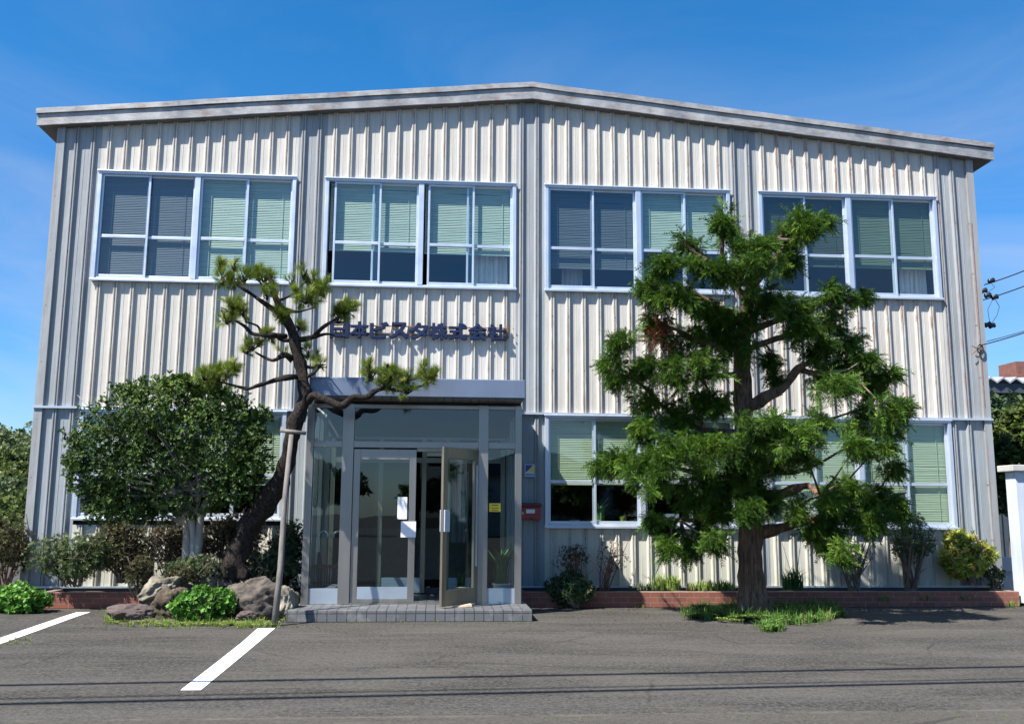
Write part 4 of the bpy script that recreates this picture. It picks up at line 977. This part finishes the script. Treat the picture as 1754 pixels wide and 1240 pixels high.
# ---- garden mound, rocks
def mound(name, x0, x1, y0, y1, h, mat):
    q = MB(); nx, ny = 50, 22; vs = []
    for j in range(ny):
        for i in range(nx):
            u, v = i / (nx - 1), j / (ny - 1); x = x0 + (x1 - x0) * u; y = y0 + (y1 - y0) * v
            e = min(1, 4.5 * u, 4.5 * (1 - u)) * min(1, 2.2 * v); z = -.02 + h * e * (.75 + .5 * noise.noise(Vector((x * 2, y * 2, 0)))) + .03 * noise.noise(Vector((x * 9, y * 9, 4)))
            vs.append((x, y, z))
    q.add(vs, [(j * nx + i, j * nx + i + 1, (j + 1) * nx + i + 1, (j + 1) * nx + i) for j in range(ny - 1) for i in range(nx - 1)])
    return tag(q.build(name, mat, None, smooth=True), None, None, None, "structure")
mo = mound("garden_soil", -4.35, -1.93, -2.62, -.1, .42, "soil"); mo["label"] = "raised garden bed soil between the rocks and the wall"
mo2 = mound("tree_pit_soil", 3.6, 5.9, -2.25, -.67, .04, "soil"); mo2["label"] = "thin soil patch at the foot of the cedar"
def rock(c, s, mat, label, seed, rot=0, rough=.35):
    import bmesh
    bm = bmesh.new(); bmesh.ops.create_icosphere(bm, subdivisions=5, radius=1.0)
    for v in bm.verts:
        n = v.co.normalized(); o = Vector((seed * 3.1, seed, 0))
        f = 1 + rough * (noise.noise(n * 1.3 + o)) + rough * .45 * noise.noise(n * 3.1 + o) + .05 * noise.noise(n * 9 + o) + .02 * noise.noise(n * 22 + o) - .16 * abs(noise.noise(n * 2.6 + o)) - .06 * abs(noise.noise(n * 6 + o))
        cell = noise.cell(n * 2.2 + o) * .12 * rough * 2; v.co = n * (f + cell * .3)
        v.co.z = max(v.co.z, -.8)
    bmesh.ops.transform(bm, matrix=Matrix.Translation(c) @ Matrix.Rotation(rot, 4, 'Y') @ Matrix.Diagonal((*s, 1)), verts=bm.verts)
    me = bpy.data.meshes.new("rock"); bm.to_mesh(me); bm.free()
    o = link("rock", me, mat, None, True); tag(o, label, "rock", "garden rocks left of the porch"); return o
rock(at(438, 1030, -2.05) + Vector((0, 0, -.02)), (.42, .34, .36), "boulder_rock", "largest garden boulder, between the leafy plant and the wooden prop", 2, .1, .30)
rock(at(270, 1013, -2.05), (.30, .24, .17), "pale_rock", "pale tilted rock resting above the flat purple slab", 5, -.55, .35)
rock(at(226, 1050, -2.25), (.33, .22, .13), "slab_rock", "flat purplish slab rock at the left end of the garden bed", 9, .04, .22)
rock(at(292, 1040, -2.2), (.26, .24, .27), "brown_rock", "brown mossy rock left of the bright leafy plant", 12, .3, .35)
rock(at(490, 1035, -2.05), (.16, .25, .26), "pale_rock", "grey rock between the wooden prop and the step", 19, 0, .3)
rock(at(425, 1055, -2.52), (.14, .10, .07), "slab_rock", "small stone at the foot of the largest boulder", 22, 0, .3)

# ---- shrubs, left side
shrub("leafy_plant", "bright green broad-leaved plant among the garden rocks", at(350, 1042, -2.45), (.42, .28, .30), 900, .06, "bright_leaf", LEAVES_WIDE, 10, cat="plant")
shrub("leafy_plant", "bright green broad-leaved plant at the left border by the bricks", at(30, 1026, -1.15), (.44, .32, .21), 900, .06, "bright_leaf", LEAVES_WIDE, 8, cat="plant")
shrub("feathery_shrub", "grey-green feathery shrub leaning over the left brick planter", at(125, 950, -.75), (.62, .36, .42), 1500, .055, "grey_leaf", LEAVES_FINE, 14, upright=.6)
shrub("brown_shrub", "thin brownish shrub left of the building corner", at(14, 940, -.2), (.38, .35, .60), 700, .05, "brown_leaf", LEAVES_FINE, 16, stemmat="twig_red", upright=.6)
shrub("hedge_shrub", "twiggy dark shrub behind the feathery one under the round tree", at(215, 935, -.55), (.55, .35, .5), 1100, .05, "brown_leaf", LEAVES, 26, inner=.1)
shrub("hedge_shrub", "brownish twiggy shrub behind the pale tree stems", at(300, 940, -.5), (.6, .35, .46), 1000, .05, "red_bush_leaf", LEAVES, 24, inner=.1)
shrub("hedge_shrub", "dull reddish shrub behind the base of the pine", at(400, 935, -.5), (.6, .3, .5), 1200, .05, "red_bush_leaf", LEAVES, 24, inner=.1)
shrub("hedge_shrub", "dark shrub filling the corner beside the porch post", at(490, 950, -.75), (.34, .4, .6), 1300, .055, "dark_shrub_leaf", LEAVES, 16, inner=.1)
shrub("low_shrub", "low dark green shrub above the largest boulder", at(455, 975, -1.45), (.5, .3, .24), 800, .045, "dark_shrub_leaf", LEAVES_FINE, 12)
shrub("low_shrub", "low greenish brown shrub around the pale stems", at(345, 975, -1.75), (.5, .25, .20), 700, .045, "grey_leaf", LEAVES_FINE, 12)
shrub("low_shrub", "rusty coloured small shrub beside the pale tilted rock", at(238, 985, -1.7), (.2, .2, .28), 420, .045, "brown_leaf", LEAVES_FINE, 10, upright=.9)
shrub("low_shrub", "small brown tuft just above the brown mossy rock", at(310, 985, -1.95), (.22, .15, .12), 260, .04, "brown_leaf", LEAVES_FINE, 6)
# ---- shrubs, right planter
shrub("planter_shrub", "dusty green rounded shrub spilling over the bricks near the porch", at(978, 1005, -.7), (.42, .28, .26), 900, .055, "dark_shrub_leaf", LEAVES, 14)
shrub("planter_shrub", "pale green front shrub overhanging the bricks near the porch", at(985, 1018, -.86), (.30, .16, .16), 520, .04, "grey_leaf", LEAVES_FINE, 8)
shrub("bare_shrub", "dark bare twiggy shrub below the window right of the mailbox", at(980, 960, -.35), (.32, .2, .26), 260, .03, "red_bush_leaf", LEAVES_FINE, 16, stemmat="twig_red", base=at(990, 1005, -.35), inner=.6)
shrub("bare_shrub", "thin bare reddish shrub standing where the porch shadow ends", at(1050, 950, -.35), (.34, .2, .32), 110, .03, "red_bush_leaf", LEAVES_FINE, 12, stemmat="twig_red", base=at(1035, 1008, -.35), inner=.6)
shrub("bare_shrub", "dark bare bush under the right window behind the cedar branches", at(1460, 945, -.4), (.46, .22, .40), 240, .03, "red_bush_leaf", LEAVES_FINE, 18, base=at(1462, 1008, -.4), inner=.5, stem_r=.016)
shrub("slender_shrub", "small-leaved upright shrub with dark forked stems left of the yellow bush", at(1560, 922, -.45), (.44, .3, .42), 900, .042, "grey_leaf", LEAVES, 14, base=at(1560, 1010, -.42), inner=.5, stem_r=.022, upright=.7)
shrub("yellow_bush", "yellow-green leafy bush at the right end of the planter", at(1655, 950, -.42), (.50, .34, .44), 800, .085, "yellow_leaf", LEAVES, 14, upright=.5)
shrub("planter_shrub", "thin shadowed shrub between the yellow bush and the building corner", at(1700, 985, -.35), (.2, .16, .22), 160, .05, "dark_shrub_leaf", LEAVES, 8)
def tuft(x, y, Y, n, s, mat, label, name="grass_tuft", sp=.1, tm=BLADES, cat="plant"):
    p = at(x, y, Y); p.z = max(.19, min(.24, p.z)) if Y > -.66 else 0
    pos = np.array([p.x, p.y, p.z]) + RNG.normal(0, 1, (n, 3)) * [sp, sp * .5, 0]
    o = scatter_obj(name, *tm, pos, UPM(n, s * (.6 + .6 * RNG.random(n))), mat); tag(o, label, cat, "small plants in the brick planter"); return o
tuft(1105, 1008, -.42, 16, .13, "grey_leaf", "low pinkish green tuft, first in the sunny planter stretch")
tuft(1145, 1008, -.42, 30, .24, "weed_leaf", "yellow-green tuft, tallest in the sunny planter stretch")
tuft(1178, 1010, -.40, 12, .12, "brown_leaf", "small brown tuft beside the tall yellow-green one")
tuft(1208, 1008, -.42, 30, .16, "weed_leaf", "wide pale green tuft in front of the planter wall left of the cedar trunk", sp=.14)
tuft(1242, 1008, -.42, 22, .14, "grass_leaf", "dark green tuft just left of the cedar trunk")
IR = blades_template(8, .028, 1.1, 21)
tuft(1357, 1008, -.42, 26, .36, "iris_leaf", "dark strap-leaved clump just right of the cedar trunk", "strap_leaf_plant", .08, IR)
af = thing("agapanthus", "thin stemmed plant with one lilac flower head right of the cedar trunk", "plant", tuple(at(1365, 1005, -.5)))
q = MB(); a = at(1362, 1005, -.5); b = at(1372, 875, -.5); q.tube([a, a.lerp(b, .5) + Vector((.03, 0, 0)), b], [.006, .005, .004], 5); c2 = at(1340, 930, -.5); q.tube([a, c2], [.005, .003], 5); q.build("stem", "iris_leaf", af)
simple("lilac", (.42, .36, .62), .7); P_, d_ = blob(26, np.array(b), (.07, .06, .05), .3); scatter_obj("flower_head", *LEAVES_FINE, P_, frames(d_, .03 + 0 * P_[:, 0]), "lilac", af)
for (x, y, s_, lb) in ((1655, 1020, .07, "tiny weed growing at the brick face near the right end"), (1588, 1022, .08, "tiny weed on the brick face below the slender shrub"), (1728, 1035, .09, "tiny weed by the right end of the brick edging"), (1520, 1022, .08, "tiny weed on the brick face below the bare bush"), (1095, 1035, .05, "tiny weed at the foot of the sunny bricks")):
    p = at(x, y, -.70); pos = np.array([p.x, p.y, max(.0, p.z - .05)]) + RNG.normal(0, 1, (7, 3)) * [.05, .01, .01]
    tag(scatter_obj("weed", *BLADES, pos, UPM(7, np.full(7, s_)), "weed_leaf"), lb, "weed", "weeds at the bricks")

# ---- ground cover
def litter(name, x0, x1, y0, y1, zf_, n, s, mat, label):
    pos = np.stack([RNG.uniform(x0, x1, n), RNG.uniform(y0, y1, n), np.zeros(n)], 1); pos[:, 2] = [zf_(p) for p in pos]
    tag(scatter_obj(name, *leaves_template(1, 1, .5, 1.5, 3), pos, frames(RNG.normal(0, 1, (n, 3)) * [1, 1, .15], s * (.6 + .8 * RNG.random(n))), mat), label, "litter", None, "stuff")
litter("leaf_litter", -1.9, 9.2, -1.3, -.68, lambda p: .012, 420, .022, "brown_leaf", "dry brown leaf litter along the foot of the right planter")
litter("leaf_litter", 2.8, 7.6, -3.2, -.9, lambda p: .010, 330, .018, "brown_leaf", "dry needles and leaves scattered under the cedar")
litter("leaf_litter", -4.6, -1.4, -3.2, -2.6, lambda p: .010, 160, .018, "brown_leaf", "dry leaves scattered in front of the garden rocks")
def patch(name, poly, n, s, mat, label, tm=BLADES, z=0.0):
    """poly: list of (px, py) outline of ground in the photo"""
    G_ = [ground_at(x, y) for x, y in poly]; xs = [p.x for p in G_]; ys = [p.y for p in G_]; out = []
    while len(out) < n:
        x = random.uniform(min(xs), max(xs)); y = random.uniform(min(ys), max(ys)); c = False
        for i in range(len(G_)):
            a, b = G_[i], G_[i - 1]
            if (a.y > y) != (b.y > y) and x < (b.x - a.x) * (y - a.y) / (b.y - a.y) + a.x: c = not c
        if c and noise.noise(Vector((x * 3.5, y * 3.5, 2))) + .5 * noise.noise(Vector((x * 11, y * 11, 5))) > -.16: out.append((x, y, z))
    pos = np.array(out); 
    o = scatter_obj(name, *tm, pos, UPM(n, s * (.4 + 1.1 * RNG.random(n) ** 1.5)), mat); tag(o, label, "ground cover", None, "stuff"); return o
patch("ground_cover", [(1175, 1048), (1200, 1038), (1290, 1034), (1430, 1038), (1442, 1056), (1400, 1066), (1350, 1070), (1300, 1068), (1230, 1062), (1180, 1060)], 2600, .06, "dark_cover_leaf", "dark green low plants spreading round the cedar foot", COVER, .02)
THIN = blades_template(8, .022, .9, 17)
patch("grass", [(1165, 1050), (1200, 1036), (1290, 1032), (1430, 1036), (1450, 1056), (1400, 1070), (1350, 1074), (1340, 1084), (1300, 1084), (1290, 1070), (1230, 1064), (1175, 1062)], 900, .13, "grass_leaf", "thin grass blades sticking out of the green patch at the cedar foot", THIN, .0)
patch("weeds", [(1225, 1058), (1320, 1060), (1340, 1072), (1230, 1066)], 480, .04, "weed_leaf", "pale weeds along the front edge of the cedar's green patch", COVER, .03)
patch("ground_cover", [(1308, 1066), (1332, 1062), (1338, 1080), (1312, 1084)], 320, .06, "grass_leaf", "bright tuft of low plants at the front tip of the green patch", COVER, .03)
patch("weeds", [(183, 1050), (240, 1058), (290, 1066), (400, 1066), (485, 1066), (490, 1056), (470, 1074), (300, 1076), (185, 1070)], 800, .034, "weed_leaf", "pale yellow-green weeds along the front of the garden rocks", COVER, .015)
patch("grass", [(178, 1050), (240, 1058), (290, 1066), (400, 1066), (485, 1066), (490, 1056), (475, 1076), (300, 1078), (180, 1072)], 380, .085, "weed_leaf", "thin pale grass in front of the garden rocks", THIN, 0)
patch("weeds", [(500, 1066), (910, 1064), (915, 1069), (500, 1071)], 60, .025, "weed_leaf", "tiny weeds along the foot of the tiled step")
patch("weeds", [(0, 1096), (60, 1092), (60, 1104), (0, 1110)], 30, .035, "weed_leaf", "tiny weeds in the asphalt near the left line")
patch("weeds", [(880, 1229), (1754, 1223), (1754, 1229), (880, 1234)], 60, .018, "weed_leaf", "tiny dry weeds along the paving seam in the foreground")

# ------------------------------------------------------------------ right side: pillar, neighbour, wires
gw = thing("gate_wall", "pale painted gate wall with a projecting concrete coping at the right edge", "wall", (9.8, -.6, 0))
q = MB(); q.box(9.16, 10.6, -.72, -.45, .05, 2.10); q.build("wall_body", "pale_wall", gw, bevel=.01)
q = MB(); q.box(9.08, 10.7, -.80, -.37, 2.10, 2.20); q.build("coping", "concrete", gw, bevel=.01)
box("footing", 9.19, 10.6, -.70, -.47, 0, .049, "dark_trim", gw)
q = MB(); q.tube([(9.30, -.6, 2.2), (9.32, -.6, 2.235), (9.35, -.6, 2.2)], .008, 6); q.build("lifting_hook", "rusty_iron", gw)
q = MB(); r_ = random.Random(3)
for k in range(9):
    x = 9.33 + r_.uniform(0, .12); z = 1.60 + r_.uniform(0, .28); q.box(x, x + r_.uniform(.02, .06), -.7235, -.7205, z, z + .012)
q.build("faded_red_marks", "maroon", gw)
gb = thing("gas_meter", "beige gas meter with pipes on the side of the building", "meter", (9.4, .3, 1.5))
q = MB(); q.box(9.262, 9.40, .3, .5, 1.45, 2.0); q.build("housing", "pot_cream", gb, bevel=.02)
q = MB(); q.tube([(9.33, .4, 1.45), (9.33, .4, 1.1), (9.36, .4, .9)], .02, 8); q.tube([(9.30, .36, .8), (9.42, .36, .8), (9.42, .36, .95)], .03, 8); q.build("pipe", "concrete", gb)
q = MB(); q.box(9.27, 9.62, .2, .5, .0, .48); q.box(9.27, 9.62, .15, .2, .48, .72)
tag(q.build("concrete_block", "white_paint", None, bevel=.01), "white concrete block between the building corner and the gate wall", "block")
nb = thing("neighbour_building", "dark slate-blue building with a corrugated roof edge behind on the right", "building", (20, 14, 0))
za = at(1690, 652, 12).z; xa = at(1684, 652, 12).x
q = MB(); q.box(xa + .1, xa + 14, 12, 22, 0, za - .15); q.build("wall", "slate_wall", nb)
q = MB()
for k in range(40): x = xa + .2 + k * .33; q.box(x, x + .03, 11.95, 11.998, 0, za - .16)
q.build("wall_batten", "slate_wall", nb)
q = MB(); n = 140; vs = []
for (y, dz) in ((11.6, 0), (17, .6)):
    for i in range(n): x = xa - .1 + i * .1; vs.append((x, y, za + dz + .07 * math.sin(i * math.pi / 2.0) + (x - xa) * .0))
for (y, dz) in ((11.6, -.06), (17, .54)):
    for i in range(n): x = xa - .1 + i * .1; vs.append((x, y, za + dz + .07 * math.sin(i * math.pi / 2.0)))
q.add(vs, [(i, i + 1, n + i + 1, n + i) for i in range(n - 1)] + [(2 * n + i + 1, 2 * n + i, i, i + 1) for i in range(n - 1)] + [(2 * n + i, 2 * n + i + 1, 3 * n + i + 1, 3 * n + i) for i in range(n - 1)])
nroof = q.build("roof", "old_roof_tile", nb); box("roof_edge_board", xa - .1, xa + 14, 11.7, 11.8, za - .4, za - .12, "slate_wall", nb)
a = at(1740, 625, 15); box("chimney", a.x, a.x + 1.2, 15, 16, a.z - 1, a.z + .12, "chimney_brick", nb)

def far_tree(name, label, base, h, r, n, mat, size, group=None, seed=1, trunk=True):
    base = Vector(base); t = thing(name, label, "tree", tuple(base), group); rr = random.Random(seed)
    q = MB(); top = base + Vector((rr.uniform(-.3, .3), 0, h * .75)); q.tube(smooth_path([base, base.lerp(top, .5) + Vector((.1, 0, 0)), top], 3), lerp_list([h * .028, h * .02, h * .008], 7), 7)
    pos, dr = [], []
    for k in range(13):
        d = rand_dirs(1)[0]; d[2] = abs(d[2]) * 1.2 - .35; c = np.array(base) + [0, 0, h * .62] + d * [r * .62, r * .62, h * .30]
        q.tube([base + Vector((0, 0, h * .35)), Vector(c)], [h * .010, h * .003], 5)
        P_, d_ = blob(n // 13, c, np.array([r * .42, r * .42, h * .18]) * (.8 + .5 * rr.random()), .5); pos.append(P_); dr.append(d_ + [0, 0, .5] + RNG.normal(0, .3, P_.shape))
    q.build("trunk", "twig", t)
    pos = np.concatenate(pos); dr = np.concatenate(dr)
    scatter_obj("crown", *LEAVES_WIDE, pos, frames(dr, size * (.7 + .6 * RNG.random(len(pos))), RNG.random(len(pos)) * 6.28), mat, t); return t
# green tree between the two buildings
c = at(1742, 780, 5.0); far_tree("side_tree", "bright green conifer behind the gate wall on the right", (c.x + .3, 5.0, 0), 3.7, 1.0, 3400, "hill_leaf", .11, None, 2)
c = at(1712, 800, 8.0); far_tree("side_tree", "dark tree in the gap beside the building's right corner", (c.x + .2, 8.0, 0), 4.1, 1.3, 1800, "dark_shrub_leaf", .2, None, 4)
# wooded hill on the left
hm = MB(); nx, ny = 40, 30; vs = []
for j in range(ny):
    for i in range(nx):
        x = -80 + 68 * i / (nx - 1); y = 6 + 90 * j / (ny - 1); e = min(1, (j / 10)) * min(1, (nx - 1 - i) / 9)
        vs.append((x, y, -.1 + 9 * e * (j / ny) ** .7 + 2 * e * noise.noise(Vector((x * .06, y * .06, 0)))))
hm.add(vs, [(j * nx + i, j * nx + i + 1, (j + 1) * nx + i + 1, (j + 1) * nx + i) for j in range(ny - 1) for i in range(nx - 1)])
tag(hm.build("hill", "hill_ground", None, smooth=True), "green slope rising behind the left side", None, None, "structure")
HT = [(8, 716, 34, 6.5, 2.8, "tall hill tree at the upper left border, its top highest"), (42, 728, 30, 5.5, 2.6, "hill tree just left of the building edge near the top"), (20, 775, 24, 4.6, 2.1, "middle hill tree with yellowish leaves"),
      (50, 800, 22, 4.2, 1.8, "hill tree touching the building edge at mid height"), (5, 815, 20, 4.0, 1.7, "dark hill tree at the left border at mid height"), (35, 850, 16, 3.0, 1.5, "lower hill tree above the brown shrub"), (0, 880, 13, 2.4, 1.3, "small bushy tree low at the left border"), (-40, 740, 30, 6, 3, "hill tree just off the left border")]
for k, (x, y, Y, h, r, lb) in enumerate(HT):
    tp_ = at(x, y, Y); far_tree("hill_tree", lb, (tp_.x, Y, tp_.z - h), h, r, 1700, "hill_leaf" if k % 3 != 1 else "grey_leaf", .20 if Y > 20 else .14, "trees on the wooded slope", 10 + k)
    
# utility wires at the right
def cable(pts, r, label, mat="black"):
    o = MB().tube(pts, r, 5).build("cable", mat, None); tag(o, label, "cable", "overhead cables"); return o
def sag(a, b, s, n=14): return [a.lerp(b, i / n) + Vector((0, 0, -s * 4 * (i / n) * (1 - i / n))) for i in range(n + 1)]
wy = 3.0
cable(sag(at(1686, 488, wy), at(1850, 420, wy - 2), .05), .012, "upper overhead cable at the right edge leaving the building side")
cable(sag(at(1684, 514, wy), at(1850, 448, wy - 2), .05), .012, "second overhead cable from the top at the right edge")
cable(sag(at(1678, 592, .0), at(1850, 535, -3), .03), .010, "thickest overhead cable fixed to the corner bracket")
cable(sag(at(1690, 585, wy), at(1850, 535, wy), .03), .008, "thin pale overhead cable behind the corner bracket cable")
def insul(x, y, Y, label):
    t = at(x, y, Y); q = MB(); q.tube([t + Vector((-.07, 0, -.02)), t + Vector((-.05, 0, -.015)), t, t + Vector((.05, 0, .015)), t + Vector((.07, 0, .02))], [.02, .055, .04, .055, .02], 10)
    tag(q.build("insulator", "insulator", None, smooth=True), label, "insulator", "dark cable insulators")
for x, y, lb in ((1698, 481, "dark insulator on the upper cable"), (1685, 498, "left one of the paired insulators under the upper cable"), (1692, 506, "right one of the paired insulators under the upper cable"), (1704, 509, "dark insulator on the second cable"), (1692, 556, "left one of the lowest pair of insulators"), (1699, 558, "right one of the lowest pair of insulators")): insul(x, y, wy - .2, lb)
cable([at(1697, 484, wy - .2), at(1704, 492, wy - .2), at(1690, 502, wy - .2)], .006, "short loop wire between the upper insulators")
cable([at(1704, 512, wy - .2), at(1712, 525, wy - .2), at(1708, 540, wy - .2), at(1697, 556, wy - .2)], .006, "right loop wire hanging to the lowest insulators")
cable([at(1701, 512, wy - .2), at(1692, 530, wy - .2), at(1694, 545, wy - .2), at(1697, 556, wy - .2)], .006, "left loop wire hanging to the lowest insulators")
br = thing("cable_bracket", "small dark iron bracket with an insulator ring at the right building corner", "bracket", tuple(at(1678, 598, -.06)))
q = MB(); a = at(1664, 592, -.07); b = at(1680, 600, -.07); q.tube([a, b], .008, 5); q.tube([at(1664, 607, -.07), at(1680, 594, -.07)], .008, 5)
q.build("arm", "rusty_iron", br); c = at(1679, 598, -.09); q = MB(); q.tube([c + Vector((.05 * math.cos(t), 0, .075 * math.sin(t))) for t in np.linspace(0, 6.28, 14)], .013, 6); q.build("ring", "insulator", br)

# cables high over the forecourt: their shadows cross the asphalt
def over(px1, px2, hgt, r, label, sg_=.0):
    a = ground_at(*px1); b = ground_at(*px2); s = Vector((SUNV.x, SUNV.y, SUNV.z)) * (hgt / SUNV.z)
    A, B = a + s, b + s; d = (B - A); A2 = A - d * .8; B2 = B + d * .8; cable(sag(A2, B2, .12, 24), r, label)
    return A2, B2
e1 = over((0, 1172), (1754, 1140), 6.2, .042, "nearest to the facade of the cables above the forecourt")
e2 = over((0, 1204), (1754, 1165), 6.2, .045, "thick cable above the forecourt, farther from the facade")
e3 = over((0, 1195), (1754, 1160), 6.6, .018, "thin cable above the forecourt beside the thick one")
for k, P_ in enumerate((0, 1)):
    x = e2[P_].x; y = e2[P_].y
    u = thing("utility_pole", ("left" if k == 0 else "right") + " concrete utility pole carrying the forecourt cables", "utility pole", (x, y, 0), "utility poles")
    q = MB(); q.tube([(x, y, 0), (x, y, 4), (x, y, 8)], [.16, .14, .11], 12); q.build("shaft", "concrete", u, smooth=True)
    box("crossarm", x - .05, x + .05, y - .6, y + 1.1, 6.08, 6.16, "concrete", u)

# the other side of the road, seen only mirrored in the glass
for k in range(9):
    x = -26 + k * 6.6 + random.uniform(-1, 1); h = random.uniform(3.2, 4.6)
    far_tree("roadside_tree", ["leftmost roadside tree across the street", "second roadside tree from the left across the street", "third roadside tree from the left across the street", "fourth roadside tree from the left across the street", "middle roadside tree across the street", "fourth roadside tree from the right across the street", "third roadside tree from the right across the street", "second roadside tree from the right across the street", "rightmost roadside tree across the street"][k], (x, -44 + random.uniform(-2, 2), 0), h, 2.6, 700, "hill_leaf", .3, "trees across the street", 60 + k)
rb = thing("house_opposite", "plain house across the street mirrored in the porch glass", "house", (6, -48, 0))
box("wall", 1, 12, -54, -47, 0, 3.6, "far_wall", rb); MB().prism([(.5, 3.6), (12.5, 3.6), (6.5, 5.6)], -54.5, -46.5).build("roof", "slate_wall", rb)
